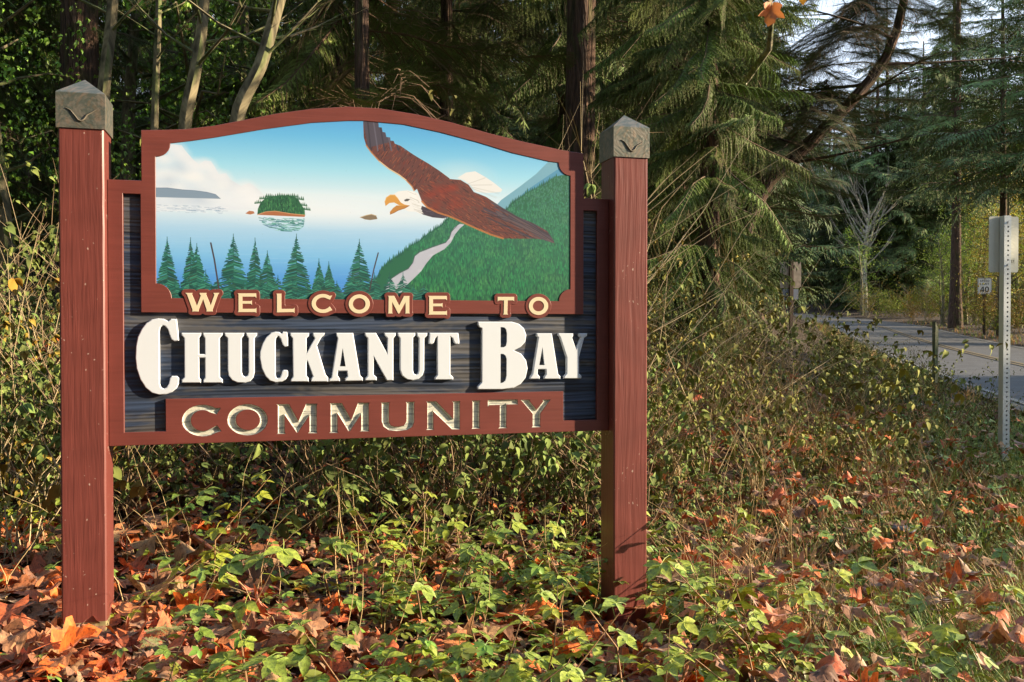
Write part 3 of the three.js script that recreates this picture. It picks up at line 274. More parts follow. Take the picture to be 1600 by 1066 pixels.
{ // letters
  const white = std(lin(0.56, 0.61, 0.68), 0.5), cream = std(lin(0.60, 0.52, 0.36), 0.5);
  const silver = std(0xffffff, 0.5, { map: paint(256, 256, (u, v) => { const s = smooth(0.12, 0.4, tile(u, v, 4, 60, 3) + 0.4 * tile(u, v, 20, 120, 5)), m = 1 + 0.2 * tile(u, v, 30, 30, 2); return [lerp(0.52 * m, 0.16, s * 0.7), lerp(0.52 * m, 0.17, s * 0.7), lerp(0.45 * m, 0.18, s * 0.7)]; }, 3) });
  for (const [, o, h] of BIG) part('raised_letter', raised(o, h, 0.02, 0.0198, 0.003), white, SIGN);
  // outline that runs `off` millimetres outside a letter: marching squares over the distance to its edge
  const around = (ring, off) => {
    const st = 3, xs = ring.map((p) => p[0]), ys = ring.map((p) => p[1]), x0 = Math.min(...xs) - off - 6, y0 = Math.min(...ys) - off - 6, nx = Math.ceil((Math.max(...xs) + off + 6 - x0) / st), ny = Math.ceil((Math.max(...ys) + off + 6 - y0) / st);
    const dist = (x, y) => { let d = 1e9, inn = false; ring.forEach((p, k) => { const q = ring[(k + 1) % ring.length], vx = q[0] - p[0], vy = q[1] - p[1], t = clamp(((x - p[0]) * vx + (y - p[1]) * vy) / (vx * vx + vy * vy || 1), 0, 1); d = Math.min(d, Math.hypot(x - p[0] - vx * t, y - p[1] - vy * t)); if ((p[1] > y) !== (q[1] > y) && x < vx * (y - p[1]) / vy + p[0]) inn = !inn; }); return (inn ? -d : d) - off; };
    const f = []; for (let j = 0; j <= ny; j++) for (let i = 0; i <= nx; i++) f.push(dist(x0 + i * st, y0 + j * st));
    const next = new Map(), key = (p) => p[0].toFixed(2) + ',' + p[1].toFixed(2);
    for (let j = 0; j < ny; j++) for (let i = 0; i < nx; i++) {
      const c = [[i, j], [i + 1, j], [i + 1, j + 1], [i, j + 1]], v = c.map(([a, b]) => f[b * (nx + 1) + a]), ins = [], outs = [];
      for (let k = 0; k < 4; k++) { const m = (k + 1) % 4; if ((v[k] < 0) === (v[m] < 0)) continue; const fl = c[k][0] + c[k][1] < c[m][0] + c[m][1], A = fl ? k : m, B = fl ? m : k, t = v[A] / (v[A] - v[B]), p = [x0 + (c[A][0] + (c[B][0] - c[A][0]) * t) * st, y0 + (c[A][1] + (c[B][1] - c[A][1]) * t) * st]; (v[k] < 0 ? outs : ins).push(p); }
      outs.forEach((p, k) => next.set(key(p), [p, ins[k]]));
    }
    let best = []; const seen = new Set();
    for (const k0 of next.keys()) { const loop = []; let k = k0; while (next.has(k) && !seen.has(k)) { seen.add(k); const [p, q] = next.get(k); loop.push(p); k = key(q); } if (loop.length > best.length) best = loop; }
    return best.filter((_, k) => k % 2 === 0);
  };
  for (const [, o, h] of WELCOME) {
    const grown = around(o, 15);
    const b = part('letter_backing', raised(grown, [], FRONT + 0.002, FRONT + 0.0015, 0.0015), redBoard, SIGN);
    part('letter', raised(o, h, FRONT + 0.0035, 0.004, 0.0005), cream, b);
  }
  for (const [, o, h] of CARVED) { // carved recess: a gilt floor with sloping sides
    const t = new Tri(), D = 0.009;
    const floor = new THREE.ShapeGeometry(shapeOf(o, h)); floor.translate(0, 0, FRONT - D);
    for (const ring of [o, ...h]) ring.forEach((p, k) => { const n = ring[(k + 1) % ring.length], a = mm(p), b = mm(n), dir = b.clone().sub(a).normalize(); const ccw = ring === o ? (THREE.ShapeUtils.isClockWise(ring.map(mm)) ? -1 : 1) : (THREE.ShapeUtils.isClockWise(ring.map(mm)) ? 1 : -1); const nx = -dir.y * ccw, ny = dir.x * ccw, e = 0.0004, s = 0.004; t.quad([a.x + nx * e, a.y + ny * e, FRONT - 0.0008], [b.x + nx * e, b.y + ny * e, FRONT - 0.0008], [b.x + nx * s, b.y + ny * s, FRONT - D + 0.0003], [a.x + nx * s, a.y + ny * s, FRONT - D + 0.0003]); });
    const walls = t.geo(); const u = walls.attributes.uv, q = walls.attributes.position; for (let k = 0; k < u.count; k++) u.setXY(k, q.getX(k), q.getY(k));
    part('carved_letter', mergeGeometries([floor.toNonIndexed(), walls.toNonIndexed()]), silver, SIGN);
  }
}
{ // posts and their metal caps
  const PW = 0.161, PD = 0.168, N1 = 0.078, TOPY = EYE + 0.775;
  const capMetal = std(0xffffff, 0.42, { metalness: 0.55, map: paint(256, 256, (u, v) => { const a = smooth(-0.25, 0.35, tile(u, v, 7, 9, 2) + 0.5 * tile(u, v, 30, 30, 4)), b = smooth(0.1, 0.4, tile(u, v, 12, 5, 9)); return [lerp(0.20, 0.12, a) + 0.05 * b, lerp(0.185, 0.135, a) + 0.015 * b, lerp(0.155, 0.115, a)]; }, 5), bumpMap: grey(128, 128, (u, v) => 0.5 + 0.5 * tile(u, v, 18, 18, 1), 5), bumpScale: 0.001 });
  const verdigris = std(lin(0.16, 0.14, 0.11), 0.6, { metalness: 0.3 });
  const chamfered = (w, d, c) => { const s = new THREE.Shape(), x = w / 2, y = d / 2; s.moveTo(-x + c, -y); s.lineTo(x - c, -y); s.lineTo(x, -y + c); s.lineTo(x, y - c); s.lineTo(x - c, y); s.lineTo(-x + c, y); s.lineTo(-x, y - c); s.lineTo(-x, -y + c); s.closePath(); return s; };
  for (const [cx, base] of [[-PW / 2 - 0.0015, -0.3], [2.1 + PW / 2 + 0.0015, -0.45]]) {
    const cz = N1 - PD / 2, h = TOPY - base, g = new THREE.ExtrudeGeometry(chamfered(PW, PD, 0.006), { depth: h, bevelEnabled: false, steps: 1 });
    g.rotateX(-Math.PI / 2); g.translate(cx, base, cz);
    const p = g.attributes.position, n = g.attributes.normal, uv = g.attributes.uv;
    for (let k = 0; k < p.count; k++) uv.setXY(k, Math.abs(n.getX(k)) > 0.7 ? p.getZ(k) + 0.3 : p.getX(k) + 0.13 * Math.sign(cx - 1), p.getY(k));
    part('post', g, redPost, SIGN);
    if (cx < 0) { const f = new THREE.ExtrudeGeometry(chamfered(PW + 0.003, PD + 0.003, 0.006), { depth: 0.26, bevelEnabled: false }); f.rotateX(-Math.PI / 2); f.translate(cx, -0.24, cz); part('bare_wood_foot', f, std(0xffffff, 0.85, { map: paint(128, 128, (u, v) => { const m = 1 + 0.5 * tile(u, v, 40, 4, 3) + 0.4 * tile(u, v, 12, 12, 5); return [0.24 * m, 0.19 * m, 0.085 * m]; }, 3) }), SIGN).userData.label = 'unpainted greenish foot of the post'; }
    // cap: skirt with a lip and a low pyramid
    const t = new Tri(), w = PW / 2 + 0.006, d = PD / 2 + 0.006, y0 = TOPY - 0.012, y1 = TOPY + 0.122, y2 = TOPY + 0.196, c = [[-w, -d], [w, -d], [w, d], [-w, d]];
    const box = (a, b, ya, yb) => { for (let k = 0; k < 4; k++) { const m = (k + 1) % 4; t.quad([a[k][0], ya, a[k][1]], [a[m][0], ya, a[m][1]], [b[m][0], yb, b[m][1]], [b[k][0], yb, b[k][1]]); } };
    const sc = (f) => c.map(([x, z]) => [x * f, z * f]);
    box(sc(0.9), c, y0, y0); box(c, c, y0, y1); box(c, sc(0.985), y1, y1 + 0.003);
    const top = sc(0.985); for (let k = 0; k < 4; k++) { const m = (k + 1) % 4; t.tri([top[k][0], y1 + 0.003, top[k][1]], [top[m][0], y1 + 0.003, top[m][1]], [0, y2, 0]); }
    const cg = t.geo(); cg.translate(cx, 0, cz); { const u = cg.attributes.uv, q = cg.attributes.position; for (let k = 0; k < u.count; k++) u.setXY(k, q.getX(k) + q.getZ(k), q.getY(k)); }
    const cap = part('post_cap', cg, capMetal, SIGN);
    const gull = new Tri(), pts = [[-0.052, 0.075], [-0.035, 0.066], [-0.02, 0.046], [-0.008, 0.03], [0.004, 0.027], [0.014, 0.036], [0.024, 0.052], [0.04, 0.062], [0.055, 0.072]].map(([x, y]) => V(cx + x, y0 + y, cz + d + 0.002));
    gull.tube(pts, pts.map((_, k) => 0.0012 + 0.0026 * Math.sin(Math.PI * k / 8)), 6);
    part('bird_emblem', gull.geo(), verdigris, cap);
  }
}
// ------------------------------------------------------------------ foliage kit
const up = V(0, 1, 0), E3 = new THREE.Euler(), Q = new THREE.Quaternion();
function place(x, y, z, rx, ry, rz, s, order = 'YXZ') { E3.set(rx, ry, rz, order); Q.setFromEuler(E3); return new THREE.Matrix4().compose(V(x, y, z), Q, typeof s === 'number' ? V(s, s, s) : V(...s)); }
// leaf skin: veins fanning from the stalk, blotches and brown specks
const veins = (spread, n) => { const t = paint(256, 256, (u, v) => { const x = u - 0.5, y = v - 0.5, a = Math.atan2(x, y + 0.08), q = Math.abs(((a / spread + 20.5) % 1) - 0.5), vein = smooth(0.07, 0.0, q * Math.hypot(x, y) * 3), m = 0.86 + 0.55 * noise(u * 9, v * 9, n) + 0.35 * noise(u * 31, v * 31, n), s = smooth(0.35, 0.5, noise(u * 22, v * 22, n + 4)); const k = clamp(m + 0.35 * vein, 0.3, 1.5) * (1 - 0.5 * s) * 0.85; return [k, k * (1 - 0.12 * s), k * (1 - 0.2 * s)]; }); t.offset.set(0.5, 0.5); return t; };
const MAPLE_SKIN = veins(0.66, 3), LEAF_SKIN = veins(0.5, 8);
const leafy = (color, transmission = 0.35, roughness = 0.75, map = null) => new THREE.MeshPhysicalMaterial({ color, roughness, transmission, thickness: 0, side: THREE.DoubleSide, map });
const M = {
  green: leafy(lin(0.20, 0.34, 0.05), 0.35, 0.5), needle: std(0xffffff, 0.75, { vertexColors: true }), cane: std(lin(0.30, 0.17, 0.085), 0.8), straw: std(lin(0.46, 0.33, 0.16), 0.8),
  dull: std(lin(0.13, 0.18, 0.04), 0.85), maple: leafy(lin(0.62, 0.25, 0.11), 0.25, 0.75, MAPLE_SKIN), grass: leafy(lin(0.22, 0.33, 0.05), 0.3, 0.6),
};
const bark = (r, g, b, seed, deep = 0.02, fx = 26, fy = 5) => std(0xffffff, 0.95, { map: paint(256, 512, (u, v) => { const n = tile(u, v, fx, fy, seed) + 0.5 * tile(u, v, fx * 3, fy * 4, seed + 3), m = 0.8 + 0.75 * n, moss = smooth(0.1, 0.45, tile(u, v, 5, 4, seed + 9)); return [lerp(r * m, r * 0.7 * m, moss), g * m, lerp(b * m, b * 0.6 * m, moss)]; }, [0.7, 0.45]), bumpMap: grey(256, 512, (u, v) => 0.5 + 0.8 * tile(u, v, fx, fy, seed) + 0.4 * tile(u, v, fx * 3, fy * 4, seed + 3), [0.7, 0.45]), bumpScale: deep });
const firBark = bark(0.115, 0.066, 0.044, 1, 0.05), mapleBark = bark(0.20, 0.17, 0.10, 5, 0.008, 14, 10), paleBark = bark(0.42, 0.38, 0.30, 8, 0.006, 10, 12);

// bigleaf maple leaf, one metre wide: five lobes, two rings, curled
function mapleLeaf(seed, curl) {
  const r = rng(seed), t = new Tri(), out = [];
  for (const [deg, rad] of [[-78, 0.30], [-52, 0.40], [-30, 0.56], [-15, 0.42], [-4, 0.34], [12, 0.50], [26, 0.72], [38, 0.52], [50, 0.40], [66, 0.60], [90, 0.80], [114, 0.60], [130, 0.40], [142, 0.52], [154, 0.72], [168, 0.50], [184, 0.34], [195, 0.42], [210, 0.56], [232, 0.40], [258, 0.30]]) out.push([deg * Math.PI / 180 + 0.06 * (r() - 0.5), rad * 0.66 * (0.88 + 0.24 * r())]);
  const ph = r() * 6, fold = (x, y) => curl * ((0.9 * (r() * 0.1 + 1)) * (x * x * Math.sin(ph) * 1.6 + y * y * Math.cos(ph) * 1.4) + 0.16 * Math.sin(7 * x + ph) * Math.cos(6 * y + ph * 2)) + 0.05 * Math.abs(Math.sin(Math.atan2(y, x) * 2.5));
  const c = t.v(0, fold(0, 0), -0.05); const mid = out.map(([a, d]) => { const x = Math.cos(a) * d * 0.5, y = Math.sin(a) * d * 0.5; return t.v(x, fold(x, y), -y, x, y); }), rim = out.map(([a, d]) => { const x = Math.cos(a) * d, y = Math.sin(a) * d; return t.v(x, fold(x, y) * 1.15, -y, x, y); });
  for (let k = 0; k < out.length; k++) { const n = (k + 1) % out.length; t.t(c, mid[k], mid[n]); if (k + 1 < out.length) { t.t(mid[k], rim[k], rim[n]); t.t(mid[k], rim[n], mid[n]); } }
  t.tube([V(0, 0.01, 0.0), V(0.03, 0.03, 0.35), V(0.1, 0.0, 0.62)], [0.012, 0.01, 0.012], 3);
  return t.geo();
}
const MAPLE = [1, 2, 3, 4, 5, 6].map((k) => mapleLeaf(k * 31, [0.2, 0.6, 1.0, 1.3, 0.8, 0.4][k - 1]));
// one ovate toothed leaflet along -z, of length 1, folded on its midrib
function leaflet(t, m, L, W, fold, droop, col, coarse) {
  const pt = (x, y, z) => { const q = V(x, y, z).applyMatrix4(m); return t.v(q.x, q.y, q.z, x, z, col); };
  const rib = [], a = [], b = [], S = coarse ? [[0, 0.02], [0.45, 1], [1, 0.01]] : [[0, 0.02], [0.16, 0.62], [0.36, 1], [0.58, 0.86], [0.8, 0.5], [1, 0.01]];
  S.forEach(([f, w], k) => { const y = -droop * f * f * L, e = (k % 2 ? 1.06 : 0.94) * w * W / 2; rib.push(pt(0, y, -f * L)); a.push(pt(-e, y + fold * e, -f * L * (k % 2 ? 0.96 : 1))); b.push(pt(e, y + fold * e, -f * L * (k % 2 ? 0.96 : 1))); });
  for (let k = 0; k + 1 < S.length; k++) { t.t(a[k], rib[k], rib[k + 1]); t.t(a[k], rib[k + 1], a[k + 1]); t.t(rib[k], b[k], b[k + 1]); t.t(rib[k], b[k + 1], rib[k + 1]); }
}
function oneLeaf(seed) { const r = rng(seed), t = new Tri(); leaflet(t, new THREE.Matrix4(), 1, 0.62 + 0.2 * r(), 0.3 + 0.4 * r(), 0.1 + 0.4 * r()); return t.geo(); }
function trifoliate(seed) { const r = rng(seed), t = new Tri(); for (const [y, s] of [[0, 1], [1.15, 0.8], [-1.15, 0.8]]) leaflet(t, place(0, 0, 0, 0.1 * (r() - 0.5) - 0.15, y + 0.2 * (r() - 0.5), 0, s), 0.66, 0.40, 0.15 + 0.45 * r(), -0.1 + 0.45 * r()); t.tube([V(0, -0.02, 0.5), V(0, 0.04, 0.25), V(0, 0, 0)], [0.012, 0.012, 0.01], 3); return t.geo(); }
const LEAF = [11, 12, 13].map(oneLeaf), TRI = [21, 22, 23, 24].map(trifoliate);
// a leafy bramble spray: arching cane with trifoliate leaves; about a metre long, rises along y and leans to -z
function brambleSpray(seed, n, size, bare = 0, coarse = false) {
  const r = rng(seed), wood = new Tri(), leaf = new Tri(), L = 1, pts = [];
  const lean = 0.35 + 0.5 * r(); for (let k = 0; k <= 7; k++) { const f = k / 7; pts.push(V(0.1 * Math.sin(f * 4 + seed), L * (f - 0.45 * f * f * lean), -L * lean * f * f)); }
  wood.tube(pts, pts.map((_, k) => 0.007 * (1.15 - k / 8)), 4);
  const curve = new THREE.CatmullRomCurve3(pts);
  for (let k = 0; k < n; k++) { const f = lerp(0.18 + bare, 1, (k + r() * 0.6) / n), p = curve.getPoint(Math.min(f, 1)), s = size * (0.6 + 0.7 * r()), az = k * 2.4 + r(); for (const [y, q] of [[0, 1], [1.1, 0.8], [-1.1, 0.8]]) { if (r() < 0.12) continue; const base = place(p.x + Math.sin(az) * -s * 0.5, p.y + 0.03 * r(), p.z - Math.cos(az) * s * 0.5, -0.25 - 0.5 * r(), az + y, 0.4 * (r() - 0.5), s * q); leaflet(leaf, base, 0.7, 0.5, 0.2 + 0.4 * r(), 0.3 + 0.5 * r(), null, coarse); } }
  return [leaf.geo(), wood.geo()];
}
const BRAMBLE = [[1, 9, 0.085], [2, 11, 0.075], [3, 8, 0.1], [4, 12, 0.07]].map(([s, n, z]) => brambleSpray(s * 17, n, z)), BRAMBLE_FAR = [[1, 9, 0.085], [2, 11, 0.075], [3, 8, 0.1], [4, 12, 0.07]].map(([s, n, z]) => brambleSpray(s * 17, n, z, 0, true));
// conifer branch growing along +x, 2.4 m long
function conifer(seed, kind, coarse = false) {
  const r = rng(seed), t = new Tri(true), L = 2.4, cedar = kind === 'cedar';
  const sag = cedar ? 0.16 : 0.09, hook = 0.3 + 0.9 * r(), main = (f) => V(f * L * (1 - 0.08 * f * hook), -sag * L * f * f * (cedar ? 1.6 - 0.9 * f * hook : 1.2 - 0.8 * hook * f) + 0.035 * Math.sin(f * 9 + seed * 3), (0.12 * Math.sin(f * 5 + seed) + 0.05 * Math.sin(f * 11 + seed)) * f);
  const wood = [0.10, 0.065, 0.04];
  t.tube([0, 0.2, 0.4, 0.6, 0.8, 1].map(main), [0.016, 0.014, 0.012, 0.009, 0.006, 0.003], 4, wood);
  const tone = () => { const m = 0.7 + 0.7 * r(); return cedar ? [0.105 * m, 0.155 * m, 0.030 * m] : [0.078 * m, 0.125 * m, 0.036 * m]; };
  const n = coarse ? 26 : cedar ? 44 : 52;
  for (let k = 0; k < n; k++) {
    const f = lerp(0.04, 1, k / n), side = k % 2 ? 1 : -1, o = main(f), len = (cedar ? 0.72 : 0.66) * Math.pow(1 - f, 0.6) * (0.55 + 0.7 * r()) + 0.14, ang = lerp(1.15, 0.5, f) * side + 0.3 * (r() - 0.5), drop = cedar ? 0.75 + 0.5 * r() : -0.1 + 0.95 * r();
    const dir = V(Math.cos(ang), 0, Math.sin(ang)), at = (s) => o.clone().addScaledVector(dir, s * len * (cedar ? 0.75 : 1)).add(V(0, -drop * len * s * s, 0));
    const a = at(0), b = at(0.5), c = at(1); t.tube([a, b, c], [0.006, 0.004, 0.002], 3, wood);
    const steps = Math.ceil(len / (coarse ? 0.11 : cedar ? 0.05 : 0.055));
    for (let q = 0; q <= steps; q++) {
      const s = (q + 0.4 * r()) / (steps + 0.5), p = at(s), along = at(Math.min(1, s + 0.12)).sub(p).normalize();
      for (const e of [1, -1]) { // side twig
        const tl = (cedar ? 0.11 : 0.12) * (1.15 - s) * (0.6 + 0.8 * r()) + 0.03, y = e * (cedar ? 0.7 : 0.85), cs = Math.cos(y), sn = Math.sin(y);
        const d = V(along.x * cs - along.z * sn, along.y - (cedar ? 0.25 : 0.05) + 0.15 * (r() - 0.5), along.x * sn + along.z * cs).normalize(), col = tone();
        if (coarse) { const w = V(-d.z, 0.3 * e, d.x).multiplyScalar(0.022), z = p.clone().addScaledVector(d, tl * 1.7), m = p.clone().addScaledVector(d, tl * 0.7); t.quad([p.x, p.y, p.z], [m.x + w.x, m.y + w.y, m.z + w.z], [z.x, z.y - 0.02, z.z], [m.x - w.x, m.y - w.y, m.z - w.z], col); }
        else if (cedar) { const w = V(-d.z, 0.15 * e, d.x).multiplyScalar(0.013), m = p.clone().addScaledVector(d, tl * 0.55), z = p.clone().addScaledVector(d, tl).add(V(0, -0.02, 0)); const i0 = t.v(p.x, p.y, p.z, 0, 0, col), i1 = t.v(m.x + w.x, m.y + w.y, m.z + w.z, 0, 0, col), i2 = t.v(z.x, z.y, z.z, 0, 0, col), i3 = t.v(m.x - w.x, m.y - w.y, m.z - w.z, 0, 0, col); t.t(i0, i1, i2); t.t(i0, i2, i3); for (const g of [1, -1]) { const h = m.clone().addScaledVector(w, g * 2.6).addScaledVector(d, tl * 0.3), w2 = w.clone().multiplyScalar(0.5); t.tri([m.x, m.y, m.z], [h.x + d.x * 0.02, h.y - 0.02, h.z + d.z * 0.02], [m.x + d.x * 0.025 + w2.x, m.y, m.z + d.z * 0.025 + w2.z], col); } }
        else { const nN = Math.max(3, Math.round(tl / 0.022)); for (let j = 0; j < nN; j++) { const m = p.clone().addScaledVector(d, tl * j / nN), nl = 0.024 + 0.01 * r(); for (const g of [1, -1]) { const nx = -d.z * g, nz = d.x * g, yy = 0.35 * (r() - 0.3); t.tri([m.x - d.x * 0.004, m.y, m.z - d.z * 0.004], [m.x + d.x * 0.005, m.y, m.z + d.z * 0.005], [m.x + nx * nl + d.x * nl * 0.6, m.y + yy * nl, m.z + nz * nl + d.z * nl * 0.6], col); } } }
      }
    }
  }
  return t.geo();
}
const FIR = [1, 2, 3].map((k) => conifer(k * 7, 'fir')), CEDAR = [4, 5, 6].map((k) => conifer(k * 7, 'cedar')), FIR_FAR = [7, 8, 9].map((k) => conifer(k * 7, 'fir', true)), CEDAR_FAR = [10, 11, 12].map((k) => conifer(k * 7, 'cedar', true));
function trunkGeo(pts, radii, seg = 12, rough = 0.06) { const k = rng((pts[0].x * 100 + pts[0].z * 37) | 0)() * 20; return new Tri().tube(pts, radii, seg, null, (f, l) => rough * noise(Math.cos(f) * 2 + k, Math.sin(f) * 2, l * 0.8) * 2).geo(); }
// an evergreen: trunk and crown of branches from `from` to `to` metres up
function evergreen(kind, x, z, o) {
  const r = rng((x * 131 + z * 977 + 5000) | 0), y = height(x, z), h = o.h, rad = o.rad ?? 0.22, far = Math.hypot(x, z) > 21 || Math.abs(x) > 0.75 * -z, kit = kind === 'cedar' ? (far ? CEDAR_FAR : CEDAR) : far ? FIR_FAR : FIR;
  const g = thing(kind === 'cedar' ? 'cedar_tree' : 'fir_tree', o.label, 'tree', o.group, [x, y, z]);
  const pts = [], rr = []; for (let k = 0; k <= 9; k++) { const f = k / 9; pts.push(V(0.12 * Math.sin(f * 3 + x) * f, -0.25 + f * (h + 0.25), 0.12 * Math.cos(f * 2.3 + z) * f)); rr.push(rad * (1 - 0.85 * f) * (k === 0 ? 1.35 : 1)); }
  part('trunk', trunkGeo(pts, rr), firBark, g);
  const lists = kit.map(() => []), n = o.n ?? 60;
  for (let k = 0; k < n; k++) {
    const f = k / n, yy = lerp(o.from, o.to ?? h * 0.98, f), roll = 1.1 * (r() - 0.5), s = (o.size ?? 1.2) * lerp(1, 0.3, smooth(0.45, 1, yy / h)) * (0.65 + 0.55 * r()), az = o.face === undefined || r() < 0.3 ? r() * 6.283 : o.face + (r() - 0.5) * 2.4;
    const tint = 0.7 + 0.6 * r();
    lists[(r() * kit.length) | 0].push([place(0, yy, 0, roll, az, (kind === 'cedar' ? -0.3 : -0.05) + (kind === 'cedar' ? 0.8 : 0.45) * (r() - 0.5), [s, s * (0.8 + 0.5 * r()), s], 'YZX'), lin(tint * (0.9 + 0.25 * r()), tint, tint * (0.85 + 0.2 * r()))]);
  }
  lists.forEach((l, k) => { if (l.length) copies('crown', kit[k], M.needle, l, g); });
  return g;
}
// ------------------------------------------------------------------ the wood behind the sign
{
  // trees one can point to
  evergreen('fir', -6.24, -13, { h: 22, rad: 0.31, from: 4.6, n: 46, size: 1.3, label: 'tall fir with thick red-brown trunk rising behind a sign post cap' });
  evergreen('fir', 1.05, -14, { h: 24, rad: 0.27, from: 5.2, n: 46, size: 1.3, label: 'tall fir with dark bare trunk behind the twiggy shrubs' });
  evergreen('fir', -1.89, -11.5, { h: 15, rad: 0.12, from: 2.6, to: 14, n: 46, size: 1.05, label: 'slim fir with drooping green boughs above the arch of the sign' });
  evergreen('cedar', 2.31, -10.5, { h: 14, rad: 0.13, from: 0.4, n: 260, size: 0.52, label: 'cedar with yellow-green hanging sprays beside the leaning trunk' });
  evergreen('cedar', 2.32, -12.5, { h: 16, rad: 0.15, from: 0.5, n: 230, size: 0.62, label: 'dark cedar pressed against the hanging cedar behind the right-hand shrubs' });
  evergreen('cedar', 3.16, -15, { h: 12, rad: 0.12, from: 0.5, n: 150, size: 0.6, label: 'low cedar crowded under the leaning trunk' });
  evergreen('fir', 30.69, -62, { h: 30, rad: 0.40, from: 9.5, n: 80, size: 2.3, label: 'large fir with straight dark trunk beyond the road' });
  evergreen('fir', 24.75, -41, { h: 24, rad: 0.34, from: 7.2, n: 100, size: 2.1, label: 'dark fir reaching long boughs over the road above the bare metal sign back' });
  evergreen('fir', 27.36, -50, { h: 24, rad: 0.24, from: 8, n: 80, size: 2.0, label: 'dark fir overhanging the far side of the road' });
  // the rest of the wood
  const r = rng(42), spots = [[-6.24, 13], [1.05, 14], [-1.89, 11.5], [2.48, 10.5], [2.32, 12.5], [3.16, 15], [30.69, 62], [24.75, 41], [27.36, 50]];
  let made = 0;
  for (let tries = 0; tries < 2600 && made < 96; tries++) {
    const a = 12.5 + 46 * Math.pow(r(), 1.5), x = lerp(-0.66, 0.62, r()) * a, d = (x - roadLeft(a)) * 0.9566;
    if (d > -4.2 && d < ROAD_W + 3.5) continue;
    if (d > 0 && (a < 26 || r() < 0.55)) continue;
    if (Math.abs(x / a - 0.305) < 0.05 && a < 30) continue; if (d > 0 && a < 62) continue; if (a < 19 && x / a < -0.2 && x / a > -0.46) continue;
    const gap = a < 22 ? 1.9 : 2.6; if (spots.some(([sx, sa]) => Math.hypot(sx - x, sa - a) < gap)) continue;
    spots.push([x, a]); made++;
    const cedar = r() < 0.42, far = a > 24;
    evergreen(cedar ? 'cedar' : 'fir', x, -a, { h: 13 + r() * 9, rad: 0.11 + r() * 0.16, from: 0.3 + r() * (far ? 0.8 : 2.2), n: far ? 90 : 84, size: far ? 1.3 : 1.0, group: 'trees of the wood behind the sign', label: d > 0 ? (cedar ? 'cedar in the wood across the road' : 'fir in the wood across the road') : cedar ? 'dark cedar standing in the wood behind the sign' : 'dark fir standing in the wood behind the sign' });
    const last = scene.children[scene.children.length - 1]; if (d > 0) last.userData.group = 'trees of the wood across the road';
  }
  // far end of the road
  for (let k = 0; k < 64; k++) { const a = 84 + r() * 60, x = lerp(0.05, 0.68, (k + r()) / 64) * a, d = (x - roadLeft(Math.min(a, 108))) * 0.9566; if (d > -3 && d < ROAD_W + 2) continue; evergreen('fir', x, -a, { h: 22 + r() * 12, rad: 0.4, from: 0.5, n: 90, size: 2.9, group: 'trees at the far bend of the road', label: 'distant fir at the far bend of the road' }); }
}
const offRoad = (x, a) => (x - roadLeft(a)) * 0.9566;
// broadleaf tree: stem, forking limbs and a loose crown of leafy sprays
function broadleaf(x, a, h, o) {
  const r = rng((x * 71 + a * 433 + 77) | 0), g = thing('broadleaf_tree', o.label, 'tree', o.group, [x, height(x, -a) - 0.1, -a]), lx = 0.1 * h * (r() - 0.5), pts = [0, 0.25, 0.5, 0.75, 1].map((f) => V(lx * f * f, h * f, 0.06 * h * Math.sin(f * 3 + x)));
  part('trunk', trunkGeo(pts, [0.02, 0.017, 0.013, 0.008, 0.003].map((w) => w * h), 8, 0.04), mapleBark, g);
  const c = new THREE.CatmullRomCurve3(pts), t = new Tri(), lists = BRAMBLE.map(() => []), [cr, cg, cb] = o.tint;
  for (let k = 0; k < 22; k++) {
    const p = c.getPoint(lerp(0.2, 1, k / 22)), az = k * 2.4 + r(), L = h * 0.3 * (0.5 + 0.7 * r()), q = (s) => p.clone().add(V(Math.cos(az) * L * s, L * s * (0.2 + 0.6 * r()) * (1 - 0.4 * s), Math.sin(az) * L * s)), b = [q(0), q(0.35), q(0.7), q(1)]; t.tube(b, [0.005 * h, 0.0035 * h, 0.002 * h, 0.0006 * h], 4);
    for (let j = 0; j < 11; j++) { const w = b[0].clone().lerp(b[3], 0.25 + 0.8 * r()), m = 0.5 + 0.9 * r(); lists[(r() * 4) | 0].push([place(w.x + 0.08 * h * (r() - 0.5), w.y + 0.08 * h * (r() - 0.5), w.z + 0.08 * h * (r() - 0.5), 1.6 * (r() - 0.5), r() * 6.283, 1.6 * (r() - 0.5), h * 0.16 * (0.6 + 0.7 * r())), lin(cr * m, cg * m * (0.85 + 0.3 * r()), cb * m)]); }
  }
  part('limbs', t.geo(), mapleBark, g); lists.forEach((l, k) => copies('crown', BRAMBLE_FAR[k][0], M.green, l, g));
}
